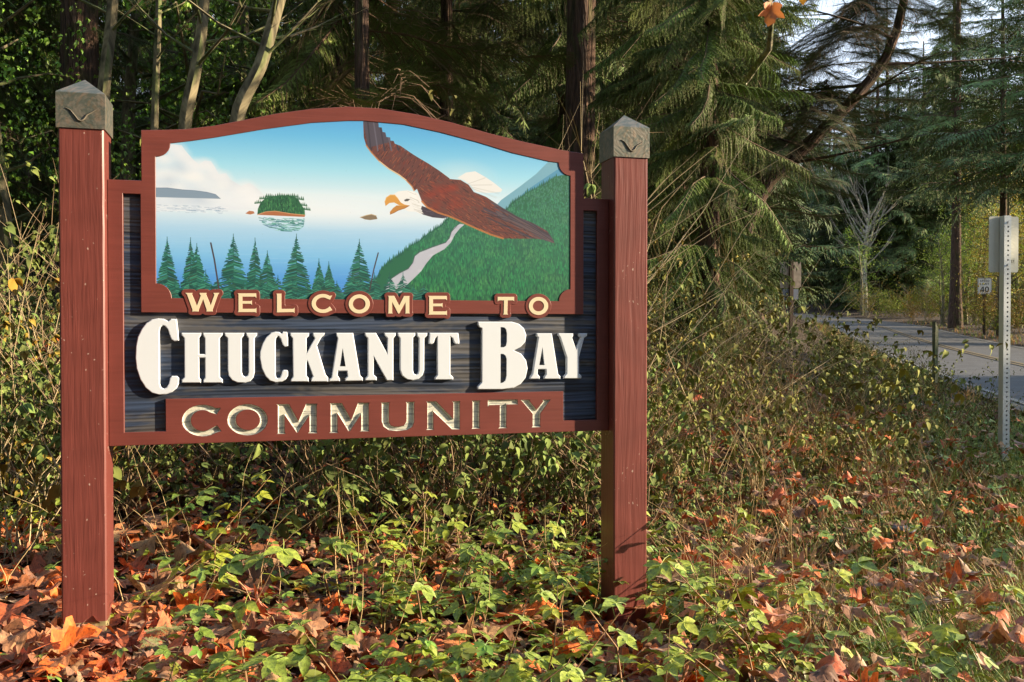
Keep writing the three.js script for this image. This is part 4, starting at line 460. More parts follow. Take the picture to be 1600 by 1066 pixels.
{
  const r = rng(612);
  for (let k = 0; k < 44; k++) { const a = 40 + 50 * r(), x = roadLeft(a) + ROAD_W + 2.5 + 18 * r(); if (x / a > 0.66) continue; broadleaf(x, a, 5 + 5 * r(), { tint: r() < 0.3 ? [2.2, 1.0, 0.4] : [1.7, 1.4, 0.5], group: 'yellowing trees across the road', label: 'yellow-green broadleaf tree in the wood across the road' }); }
  for (const [x, a, h] of [[-4.82, 13.5, 6.5], [-4.61, 15, 7.5], [-3.45, 14, 6], [-6.06, 14.5, 7.5], [-6.69, 12, 6]]) broadleaf(x, a, h, { tint: [1.1, 1.2, 0.8], group: 'green trees behind the maple stems', label: 'bright green broadleaf tree behind the bare maple stems' });
  // the wood around the viewer, out of sight: it shades this one
  for (const [x, a] of [[-9, 1], [-8, 5], [-11, -4], [-7, -8], [-2, -11], [-10, 10], [-6.5, -4], [-4.5, -8], [0.5, -9.5], [4, -10], [7, -12], [11, -12], [-9, -12], [13, -9], [16, -11], [-12, 3], [6, -16], [18, -14], [3, -13], [9, -16], [-13, 8], [-5, -15], [15, -17], [0, -19], [20, -22]]) evergreen(r() < 0.3 ? 'cedar' : 'fir', x, -a, { h: 15 + 6 * r(), rad: 0.28, from: x > 12 ? 0.8 + r() : 1.5, n: 90, size: 1.5, group: 'trees around the viewer', label: 'fir of the wood around the road and the viewer' });
  for (const [x, a] of [[18, 7.5], [20.5, 10.2], [17.5, 12.2], [22, 15.5], [19, 18.5]]) evergreen('fir', x, -a, { h: 6.6 + 1.4 * r(), rad: 0.14, from: 0.2, n: 120, size: 1.15, group: 'young firs across the road', label: 'young bushy fir on the verge across the road' });
  for (let k = 0; k < 16; k++) { const a = 52 + 18 * r(), x = a * lerp(0.46, 0.64, (k + r()) / 16); if (offRoad(x, a) < ROAD_W + 1.5) continue; broadleaf(x, a, 6.5 + 3.5 * r(), { tint: k % 2 ? [1.9, 1.45, 0.4] : [2.5, 1.15, 0.3], group: 'golden trees across the road', label: 'golden broadleaf tree close to the far side of the road' }); }
}
function bareTree(name, label, pts, radii, mat, branches, seed, o = {}) { // trunk along points, with forking bare limbs
  const r = rng(seed), base = pts[0], g = thing(name, label, 'tree', o.group, [base.x, base.y, base.z]), loc = pts.map((p) => p.clone().sub(base)), curve = new THREE.CatmullRomCurve3(loc);
  part('trunk', trunkGeo(curve.getPoints(14), Array.from({ length: 15 }, (_, k) => { const f = k / 14 * (radii.length - 1), i = Math.min(radii.length - 2, f | 0); return lerp(radii[i], radii[i + 1], f - i); }), 10, 0.05), mat, g);
  for (let k = 0; k < branches; k++) {
    const f = lerp(o.f0 ?? 0.3, 0.97, k / branches), p = curve.getPoint(f), az = k * 2.4 + r(), L = (o.len ?? 1.6) * (0.5 + 0.8 * r()), rise = (o.rise ?? 0.7) * (0.5 + 0.9 * r()), bend = 0.9 * (r() - 0.5), t = new Tri();
    const q = (s, az2, l, from) => from.clone().add(V(Math.cos(az2 + bend * s) * l * s, l * s * rise * (0.6 + 0.5 * s), Math.sin(az2 + bend * s) * l * s));
    const b = [0, 0.35, 0.7, 1].map((s) => q(s, az, L, p)), w = o.w ?? 0.022; t.tube(b, [w, w * 0.7, w * 0.45, w * 0.15], 5);
    for (let j = 0; j < (o.twigs ?? 4); j++) { const s0 = 0.3 + 0.6 * r(), p2 = q(s0, az, L, p), a2 = az + (r() - 0.5) * 2, l2 = L * 0.5 * (0.5 + 0.6 * r()); t.tube([0, 0.5, 1].map((s) => q(s, a2, l2, p2)), [w * 0.4, w * 0.25, w * 0.08], 3); }
    part('limb', t.geo(), mat, g);
  }
  return g;
}
{
  const gnd = (x, a) => V(x, height(x, -a) - 0.1, -a);
  bareTree('maple_tree', 'slender maple stem close beside the thick fir trunk', [gnd(-5.04, 11.00), V(-5.00, 4.00, -11.00), V(-4.89, 4.95, -11.00), V(-4.82, 6.13, -11.00)], [0.085, 0.075, 0.065, 0.05], mapleBark, 5, 3, { f0: 0.6 });
  bareTree('maple_tree', 'thinnest straight maple stem behind the mural arch', [gnd(-4.82, 12.00), V(-4.77, 4.01, -12.00), V(-4.71, 5.38, -12.00), V(-4.70, 6.66, -12.00)], [0.06, 0.05, 0.04, 0.03], mapleBark, 6, 4, { f0: 0.5, w: 0.014 });
  bareTree('maple_tree', 'maple stem that kinks upright above the mural corner', [gnd(-3.87, 10.50), V(-3.82, 3.54, -10.50), V(-3.71, 4.10, -10.50), V(-3.62, 4.62, -10.50), V(-3.52, 5.90, -10.50)], [0.085, 0.075, 0.07, 0.065, 0.05], mapleBark, 6, 5, { f0: 0.55 });
  bareTree('maple_tree', 'maple stem that curves strongly to one side above the mural', [gnd(-3.20, 10.00), V(-3.06, 3.50, -10.00), V(-2.80, 4.07, -10.00), V(-2.66, 4.53, -10.00), V(-2.36, 5.53, -10.00)], [0.085, 0.08, 0.075, 0.07, 0.05], mapleBark, 7, 6, { f0: 0.55 });
  // leaning trunk with its own dark boughs
  const lean = bareTree('leaning_tree', 'tree with dark trunk leaning far over towards the road', [gnd(3.10, 14.00), V(3.60, 2.58, -14.00), V(4.00, 3.43, -14.00), V(4.62, 4.02, -14.00), V(5.30, 4.70, -14.00), V(5.82, 5.36, -14.00), V(6.10, 6.28, -14.00), V(6.25, 7.88, -14.00)], [0.15, 0.12, 0.11, 0.10, 0.09, 0.08, 0.065, 0.04], firBark, 9, 11, { f0: 0.35, len: 2.0, rise: 0.1, w: 0.03 });
  const r = rng(8), lists = FIR.map(() => []), o = lean.position; 
  for (let k = 0; k < 76; k++) { const f = r(), a = V(4.12, 3.56, -14.00), b = V(6.20, 7.48, -14.00), s = 0.4 + 0.35 * r(); lists[k % 3].push([place(lerp(a.x, b.x, f) - o.x, lerp(a.y, b.y, f) - o.y, lerp(a.z, b.z, f) - o.z, 0, r() * 6.28, -0.2 + 0.4 * (r() - 0.5), s, 'YZX'), lin(0.9, 0.9, 0.9)]); }
  lists.forEach((l, k) => copies('crown', FIR[k], M.needle, l, lean));
  bareTree('bare_tree', 'pale leafless tree with upswept fan of branches beyond the road', [gnd(33.91, 86.00), V(33.79, 6.20, -86.00), V(33.91, 9.27, -86.00), V(34.28, 12.34, -86.00)], [0.30, 0.26, 0.2, 0.07], paleBark, 24, 21, { f0: 0.42, len: 3.2, rise: 1.5, w: 0.09, twigs: 6 });
}
// ------------------------------------------------------------------ undergrowth
function caneGeo(r, n, h, spread, w) {
  const t = new Tri(), tips = [];
  for (let k = 0; k < n; k++) {
    const az = r() * 6.283, L = h * (0.6 + 0.5 * r()), out = spread * (0.3 + 0.9 * r()), bow = 0.25 + 0.5 * r(), wig = r() * 6, pts = [];
    for (let j = 0; j <= 6; j++) { const f = j / 6; pts.push(V(Math.cos(az) * out * f * (0.4 + 0.6 * f) + 0.05 * h * Math.sin(f * 6 + wig), L * (f - bow * 0.5 * f * f), Math.sin(az) * out * f * (0.4 + 0.6 * f) + 0.05 * h * Math.cos(f * 5 + wig))); }
    t.tube(pts, pts.map((_, j) => w * (1.1 - j / 6.4)), 4); tips.push(pts);
    for (let q = 0; q < 3; q++) { const b = pts[2 + ((r() * 4) | 0)], d = V(r() - 0.5, 0.2 + 0.6 * r(), r() - 0.5).normalize(), l = h * (0.15 + 0.25 * r()); t.tube([b, b.clone().addScaledVector(d, l * 0.5), b.clone().addScaledVector(d, l).add(V(0, -0.1 * l, 0))], [w * 0.5, w * 0.4, w * 0.15], 3); }
  }
  return [t.geo(), tips];
}
const twigMat = std(lin(0.20, 0.135, 0.075), 0.85), paleTwig = std(lin(0.40, 0.31, 0.18), 0.85);
const k5 = (x) => Math.floor(x * 10) % 2 ? twigMat : paleTwig;
function shrub(x, a, h, o) {
  const r = rng((x * 311 + a * 173 + 900) | 0), g = thing(o.name ?? 'shrub', o.label, 'shrub', o.group, [x, height(x, -a) - 0.05, -a]);
  const [cg, tips] = caneGeo(r, o.canes ?? 8, h, o.spread ?? h * 0.5, o.w ?? 0.007); part('canes', cg, o.mat ?? twigMat, g);
  const lists = BRAMBLE.map(() => []), n = o.leaves ?? 40, [cr, cg2, cb] = o.tint ?? [1, 1, 1];
  for (let k = 0; k < n; k++) {
    const pts = tips[(r() * tips.length) | 0], p = pts[Math.min(6, 1 + ((r() * 6) | 0))], s = (o.spray ?? 0.5) * (0.6 + 0.7 * r()), m = 0.55 + 0.8 * r();
    lists[(r() * 4) | 0].push([place(p.x + 0.15 * h * (r() - 0.5), p.y * (0.5 + 0.5 * r()), p.z + 0.15 * h * (r() - 0.5), -0.3 + 1.2 * (r() - 0.5), r() * 6.283, 1.0 * (r() - 0.5), s), lin(cr * m * (0.9 + 0.3 * r()), cg2 * m, cb * m)]);
  }
  lists.forEach((l, k) => { if (l.length) copies('foliage', (a > 9 ? BRAMBLE_FAR : BRAMBLE)[k][0], M.dull, l, g); });
  return g;
}
{
  const r = rng(314), G = 'thicket shrubs behind the sign';
  for (let k = 0; k < 34; k++) { // dense leafy thicket behind and beside the sign
    const a = 5.1 + 4.6 * r() * r(), x = lerp(-0.62, 0.13, (k + r()) / 34) * a; if (offRoad(x, a) > -3) continue;
    shrub(x, a, 0.9 + 0.3 * (a - 5) + 0.5 * r(), { leaves: 26, canes: 13, spray: 0.95, tint: [0.95, 0.95, 0.85], group: G, label: 'dark leafy shrub in the thicket behind the sign' });
  }
  for (const [x, a, h] of [[0.09, 6.6, 3.1], [0.40, 7, 3.3], [0.66, 6.6, 2.8], [-0.21, 7.2, 2.9]]) shrub(x, a, h, { name: 'twiggy_shrub', canes: 16, leaves: 24, spray: 0.6, w: 0.006, mat: k5(x), tint: [1.3, 0.85, 0.6], group: 'twiggy shrubs', label: 'twiggy half-bare shrub rising above the sloping end of the sign' });
  for (const [x, a, h] of [[-3.05, 5.2, 2.2], [-3.19, 5.8, 2.4], [-3.44, 6.6, 2.3], [-2.48, 4.4, 1.4], [-3.00, 7, 2.0]]) shrub(x, a, h, { name: 'twiggy_shrub', canes: 13, leaves: 24, spray: 0.75, w: 0.0042, spread: h * 0.8, mat: paleTwig, tint: [1.9, 0.95, 0.5], group: 'pale caned shrubs', label: 'pale caned bramble shrub behind the post with the grey cap' });
  for (let k = 0; k < 30; k++) { // bramble bank between sign and road
    const a = 6.0 + 7 * r(), x = lerp(0.12, 0.42, r()) * a, d = offRoad(x, a); if (d > -1.2) continue;
    shrub(x, a, 0.35 + 0.85 * smooth(-1.2, -4.5, d), { name: 'bramble_bush', canes: 16, leaves: 12, spray: 0.9, w: 0.0045, mat: k % 2 ? paleTwig : twigMat, tint: [1.15, 0.9, 0.7], group: 'brambles on the bank', label: 'low tangled bramble on the bank between sign and road' });
  }
  for (const [x, a] of [[1.29, 7.5], [1.34, 6.6], [1.93, 8.2], [1.95, 7.2], [3.05, 9.5], [3.67, 10.5]]) shrub(x, a, 1.75, { name: 'twiggy_shrub', canes: 6, leaves: 18, spray: 0.35, w: 0.0045, spread: 1.5, mat: paleTwig, tint: [0.8, 0.75, 0.6], group: 'bare canes on the bank', label: 'mostly bare arching cane shrub on the bank beside the post' });
  for (let k = 0; k < 44; k++) { // sunlit undergrowth beyond the road
    const a = 34 + 50 * r(), x = roadLeft(a) + ROAD_W + 1.8 + 9 * r() * r(); if (x / a > 0.62) continue;
    shrub(x, a, 1.6 + 2.2 * r(), { name: 'roadside_shrub', canes: 8, leaves: 70, spray: 1.5, w: 0.02, mat: paleTwig, tint: r() < 0.35 ? [2.0, 1.0, 0.5] : [1.6, 1.35, 0.6], group: 'undergrowth across the road', label: 'yellowing shrub on the verge across the road' });
  }
  for (let k = 0; k < 40; k++) { // left verge further on
    const a = 9 + 50 * r() * r(), x = roadLeft(a) - 0.7 - 2.8 * r(); if (Math.abs(x / a - 0.312) < 0.02) continue;
    shrub(x, a, 0.55 + 0.5 * r(), { name: 'roadside_shrub', canes: 9, leaves: 40, spray: 0.4, w: 0.005, tint: [0.9, 0.75, 0.6], group: 'undergrowth along the near verge', label: 'brownish shrub on the wood side verge of the road' });
  }
}
// ------------------------------------------------------------------ forest floor near the sign
// ground kept open in front of the post feet
const clear = (x, a) => (Math.abs(x + 1.45) < 0.22 && a > 2.8 && a < 3.5) || (Math.abs(x - 0.48) < 0.2 && a > 3.2 && a < 4.05);
const floorSpot = (r, a0, a1, l0 = -0.62, l1 = 0.62, p = 1) => { const a = lerp(a0, a1, Math.pow(r(), p)); return [lerp(l0, l1, r()) * a, a]; };
const AUTUMN = [ // fallen leaf looks: tint, name for it
  [[1.05, 0.95, 0.85], 'russet'], [[1.7, 0.95, 0.3], 'bright orange'], [[0.95, 1.35, 1.5], 'pale tan'], [[0.55, 0.6, 0.7], 'dark brown'], [[1.25, 0.7, 0.5], 'reddish brown'], [[0.8, 0.95, 1.1], 'dull grey-brown']];
{
  const r = rng(2024), G = 'fallen maple leaves around the sign';
  // leaves that can be picked out one by one
  const mats = AUTUMN.map(([c]) => leafy(lin(0.62 * c[0], 0.25 * c[1], 0.10 * c[2]), 0.25, 0.7, MAPLE_SKIN));
  let n = 0;
  for (let k = 0; k < 4000 && n < 298; k++) {
    const [x, a] = floorSpot(r, 2.75, 5.0, -0.6, 0.6, 1.25); if (offRoad(x, a) > -1 || (clear(x, a) && r() < 0.6)) continue;
    const leftish = x < -1.0 || (x > 0.1 && x < 1.3) ? 1 : 0.5; if (r() > leftish) continue;
    const w = r(), c = w < 0.28 ? 0 : w < 0.46 ? 1 : w < 0.62 ? 2 : w < 0.72 ? 3 : w < 0.88 ? 4 : 5, s = 0.11 + 0.15 * r();
    const m = single('maple_leaf', MAPLE[(r() * 6) | 0], mats[c], `curled ${AUTUMN[c][1]} maple leaf lying on the ground cover around the sign`, 'leaf', AUTUMN[c][1] + ' ' + G);
    m.position.set(x, height(x, -a) + 0.04 + 0.12 * r(), -a); m.rotation.set(0.7 * (r() - 0.4), r() * 6.283, 0.9 * (r() - 0.5), 'YXZ'); m.scale.setScalar(s); n++;
  }
  // the rest of the litter
  const lists = MAPLE.map(() => []);
  for (let k = 0; k < 9500; k++) {
    const [x, a] = floorSpot(r, 2.3, 11, -0.75, 0.66, 1.5); if (offRoad(x, a) > -0.8) continue;
    const c = AUTUMN[(r() * 6) | 0][0], m = 0.5 + 0.6 * r(), s = 0.09 + 0.11 * r();
    lists[k % 6].push([place(x, height(x, -a) + 0.01 + (x > 0.7 && r() < 0.4 ? 0.3 : 0.05) * r(), -a, 0.5 * (r() - 0.5), r() * 6.283, 0.6 * (r() - 0.5), s), lin(c[0] * m, c[1] * m, c[2] * m)]);
  }
  lists.forEach((l, k) => copies('leaf_litter', MAPLE[k], M.maple, l, null, 'carpet of fallen brown maple leaves under the plants', 'leaf litter'));
}
{ // bramble and honeysuckle plants that can be told apart, each leaf its own piece
  const r = rng(99), tones = [[1, 1, 1], [1.25, 1.15, 0.9], [0.75, 0.85, 0.9], [1.5, 1.25, 0.8]].map(([a, b, c]) => leafy(lin(0.34 * a, 0.46 * b, 0.06 * c), 0.35, 0.5, LEAF_SKIN));
  let n = 0;
  for (let k = 0; k < 3000 && n < 185; k++) {
    const [x, a] = floorSpot(r, 2.7, 4.9, -0.58, 0.6, 1.1); if (offRoad(x, a) > -1.2 || clear(x, a)) continue;
    const lush = 0.10 + 0.25 * smooth(-1.0, 0.2, x) + 0.65 * smooth(-1.1, -0.4, x) * smooth(1.4, 0.2, Math.abs(x - 0.05) - 0.2) + 0.5 * smooth(-0.2, 0.35, noise(x * 1.7, a * 1.7, 9)); if (r() > lush) continue;
    const h = r() < 0.34 ? 0.25 + 0.4 * r() : 0.08 + 0.18 * r(), tone = (r() * 4) | 0, g = thing('bramble_plant', `${['mid-green', 'fresh green', 'dark green', 'yellow-green'][tone]} ${h > 0.2 ? 'upright' : 'low'} bramble plant growing through the leaf litter around the sign`, 'plant', `${['mid-green', 'fresh green', 'dark green', 'yellow-green'][tone]} ${h > 0.2 ? 'upright' : 'low'} bramble plants`, [x, height(x, -a) - 0.01, -a], r() * 6.283); n++;
    const lean = 0.1 + 0.3 * r(), pts = [0, 0.5, 1].map((f) => V(lean * f * f, h * f * (1.2 - 0.2 * f), 0.06 * Math.sin(f * 4)));
    part('stem', new Tri().tube(pts, [0.004, 0.003, 0.0015], 4).geo(), M.cane, g);
    const c = new THREE.CatmullRomCurve3(pts), m = tones[tone], nl = (h > 0.25 ? 8 : 5) + ((r() * 4) | 0);
    for (let j = 0; j < nl; j++) { const p = c.getPoint(lerp(0.25, 1, j / (nl - 1))), l = part('leaf', TRI[(r() * 4) | 0], m, g), s = 0.07 + 0.065 * r(), az = j * 2.4 + r(); l.position.set(p.x - Math.sin(az) * s * 0.5, p.y + 0.012, p.z - Math.cos(az) * s * 0.5); l.rotation.set(0.35 - 0.9 * r(), az, 1.0 * (r() - 0.5), 'YXZ'); l.scale.setScalar(s); }
  }
  // the rest as cover
  const lists = TRI.map(() => []), sprays = BRAMBLE.map(() => []);
  for (let k = 0; k < 15000; k++) {
    const [x, a] = floorSpot(r, 2.5, 12, -0.7, 0.64, 1.35), d = offRoad(x, a); if (d > -0.9 || clear(x, a)) continue;
    const p = smooth(-0.3, 0.45, noise(x * 1.3, a * 1.3, 3) + 0.15); const open = smooth(-1.35, -0.3, x) * 0.85 + 0.15; if (r() > (0.12 + p) * (a < 3.7 ? open * 0.6 : a < 4.6 ? open : 0.75)) continue;
    const m = 0.5 + 0.85 * r(), s = 0.04 + 0.055 * r();
    lists[k % 4].push([place(x, height(x, -a) + 0.05 + 0.2 * r() * (0.4 + p), -a, 0.4 - 0.9 * r(), r() * 6.283, 1.1 * (r() - 0.5), s), lin(m * (0.8 + 0.9 * r()), m, m * 0.9)]);
  }
  lists.forEach((l, k) => copies('ground_cover', TRI[k], M.green, l, null, 'mat of small green bramble leaves over the forest floor', 'ground cover'));
  for (let k = 0; k < 1700; k++) {
    const [x, a] = floorSpot(r, 4.9, 13, -0.66, 0.6, 1.2), d = offRoad(x, a); if (d > -0.8) continue; if (a < 5.2 && x < 0.3) continue;
    const m = 0.4 + 0.8 * r(), s = 0.3 + 0.4 * r();
    sprays[k % 4].push([place(x, height(x, -a) - 0.02, -a, 0.5 * (r() - 0.5), r() * 6.283, 0.6 * (r() - 0.5), s), lin(m * (0.75 + 0.6 * r()), m * 0.9, m * 0.9)]);
  }
  sprays.forEach((l, k) => copies('bramble_cover', BRAMBLE[k][0], M.dull, l, null, 'tangle of bramble sprays over the bank', 'brambles'));
}
{ // dry stalks and canes
  const r = rng(555), stalk = (x, a, L, w, bow, mat, label, group) => {
    const pts = [], az = r() * 6.283, j = r() * 6; for (let k = 0; k <= 7; k++) { const f = k / 7; pts.push(V(Math.cos(az) * bow * L * f * f + 0.012 * Math.sin(f * 9 + j), L * f * (1 - 0.35 * bow * f), Math.sin(az) * bow * L * f * f)); }
    const m = single('dry_stalk', new Tri().tube(pts, pts.map((_, k) => w * (1.05 - k / 8)), 4).geo(), mat, label, 'stalk', group); m.position.set(x, height(x, -a) - 0.02, -a);
  };
  for (let k = 0; k < 120; k++) { const [x, a] = floorSpot(r, 3.4, 5.4, -0.58, 0.3); stalk(x, a, 0.3 + 0.55 * r(), 0.0022, 0.2 + 0.7 * r(), M.straw, 'thin straw-coloured dry stalk near the sign', 'thin dry stalks near the sign'); }
  for (let k = 0; k < 190; k++) { const [x, a] = floorSpot(r, 3.3, 8.5, 0.19, 0.58); if (offRoad(x, a) > -0.9) continue; stalk(x, a, 0.45 + 0.6 * r(), 0.003, 0.1 + 0.45 * r(), r() < 0.5 ? M.straw : M.cane, 'tall dry weed stalk on the bank between sign and road', 'tall dry weed stalks on the bank'); }
  for (const [x, a, L] of [[-0.78, 4.0, 0.75], [-0.74, 4.03, 0.82], [-0.70, 4.02, 0.7], [-0.45, 4.3, 0.7]]) stalk(x, a, L, 0.0032, 0.12, M.straw, 'upright dry stalk in the clump under the sign board', 'clump of dry stalks under the board');
}
{ // grasses
  const r = rng(71), tuft = (seed, n, w) => { const q = rng(seed), t = new Tri(); for (let k = 0; k < n; k++) { const az = q() * 6.283, L = 0.6 + 0.5 * q(), b = 0.2 + 0.8 * q(), ox = 0.1 * (q() - 0.5), oz = 0.1 * (q() - 0.5), c = Math.cos(az), s = Math.sin(az), P = (f) => [ox + c * b * L * f * f * 0.8, L * f * (1 - 0.3 * b * f), oz + s * b * L * f * f * 0.8]; const e = (f, g) => { const p = P(f), ww = w * (1 - f * f); return [p[0] - s * ww * g, p[1], p[2] + c * ww * g]; }; for (let j = 0; j < 4; j++) { const f = j / 4, h = (j + 1) / 4; t.quad(e(f, 1), e(f, -1), e(h, -1), e(h, 1)); } } return t.geo(); };
  const T = [tuft(1, 14, 0.012), tuft(2, 18, 0.009), tuft(3, 12, 0.014)], green = T.map(() => []), dry = T.map(() => []);
  for (let k = 0; k < 11000; k++) {
    const [x, a] = floorSpot(r, 2.5, 11, 0.0, 0.66, 1.2), d = offRoad(x, a); if (d > 0.05) continue;
    const near = smooth(0.9, 2.0, x) * smooth(5.2, 3, a) + smooth(-2.6, -0.8, d); if (r() > 0.17 + 0.7 * near) continue; if (x < 0.85) continue;
    const wet = noise(x * 1.1, a * 1.1, 6) + 0.35 * (d > -3.2 ? 1 : 0), m = 0.6 + 0.7 * r(), s = (0.14 + 0.2 * r()) * (near > 0.3 ? 1.1 : 1.2);
    (r() < (near > 0.3 ? 0.7 : 0.25) + wet ? green : dry)[k % 3].push([place(x, height(x, -a) - 0.01, -a, 0.2 * (r() - 0.5), r() * 6.283, 0.2 * (r() - 0.5), s), lin(m * (0.9 + 0.5 * r()), m, m)]);
  }
  for (let k = 0; k < 1500; k++) { const a = 2 + 70 * Math.pow(r(), 1.4), right = r() < 0.5, x = right ? roadLeft(a) + (ROAD_W + 0.15 + 2 * r()) / 0.9566 : roadLeft(a) - 0.1 - 1.6 * r(); if (Math.abs(x) / a > 0.66) continue; const m = 0.7 + 0.7 * r(); (r() < 0.5 ? green : dry)[k % 3].push([place(x, height(x, -a) - 0.01, -a, 0, r() * 6.283, 0, 0.2 + 0.25 * r()), lin(m * 1.2, m, m * 0.8)]); }
  green.forEach((l, k) => copies('grass', T[k], M.grass, l, null, 'green grass tufts on the verge by the road', 'grass'));
  dry.forEach((l, k) => copies('dry_grass', T[k], M.straw, l, null, 'straw-coloured dry grass tufts among the plants', 'grass'));
}
{ // odd pieces on the floor
  const r = rng(12);
  const stick = (label, p, w) => { const g = new Tri().tube(p, p.map((_, k) => w * (1 - 0.12 * k)), 7, null, (f, l) => 0.25 * noise(f, l * 20)).geo(); single('fallen_stick', g, std(lin(0.27, 0.10, 0.06), 0.7), label, 'stick'); };
  const onFloor = (x, a, lift) => V(x, height(x, -a) + lift, -a);
  stick('bare reddish stick lying slanted under the sign beside the post', [onFloor(-1.62, 4.55, 0.17), onFloor(-1.40, 4.35, 0.12), onFloor(-1.20, 4.2, 0.07), onFloor(-1.05, 4.1, 0.05)], 0.012);
  stick('thin pale stick lying on leaves in front of the board', [onFloor(-1.3, 3.55, 0.08), onFloor(-1.0, 3.6, 0.1), onFloor(-0.78, 3.66, 0.12)], 0.006);
  const sprig = (x, a, s, tint, label, turn) => { const m = single('fir_sprig', FIR[1], std(lin(...tint), 0.7, { vertexColors: true }), label, 'twig'); m.position.set(x, height(x, -a) + 0.1, -a); m.rotation.set(0.2, turn, -0.25); m.scale.set(s, s * 1.2, s); };
  sprig(-1.36, 3.28, 0.085, [3.2, 2.6, 3.6], 'blue-green fir sprig lying against the foot of the post', -0.5);
  sprig(-1.38, 3.34, 0.075, [3.4, 2.8, 3.4], 'smaller blue-green fir sprig tucked behind the larger one', 0.9);
  sprig(-0.98, 4.02, 0.06, [9, 4.2, 1.2], 'golden yellow fir sprig among the dry stalks', 1.3);
}
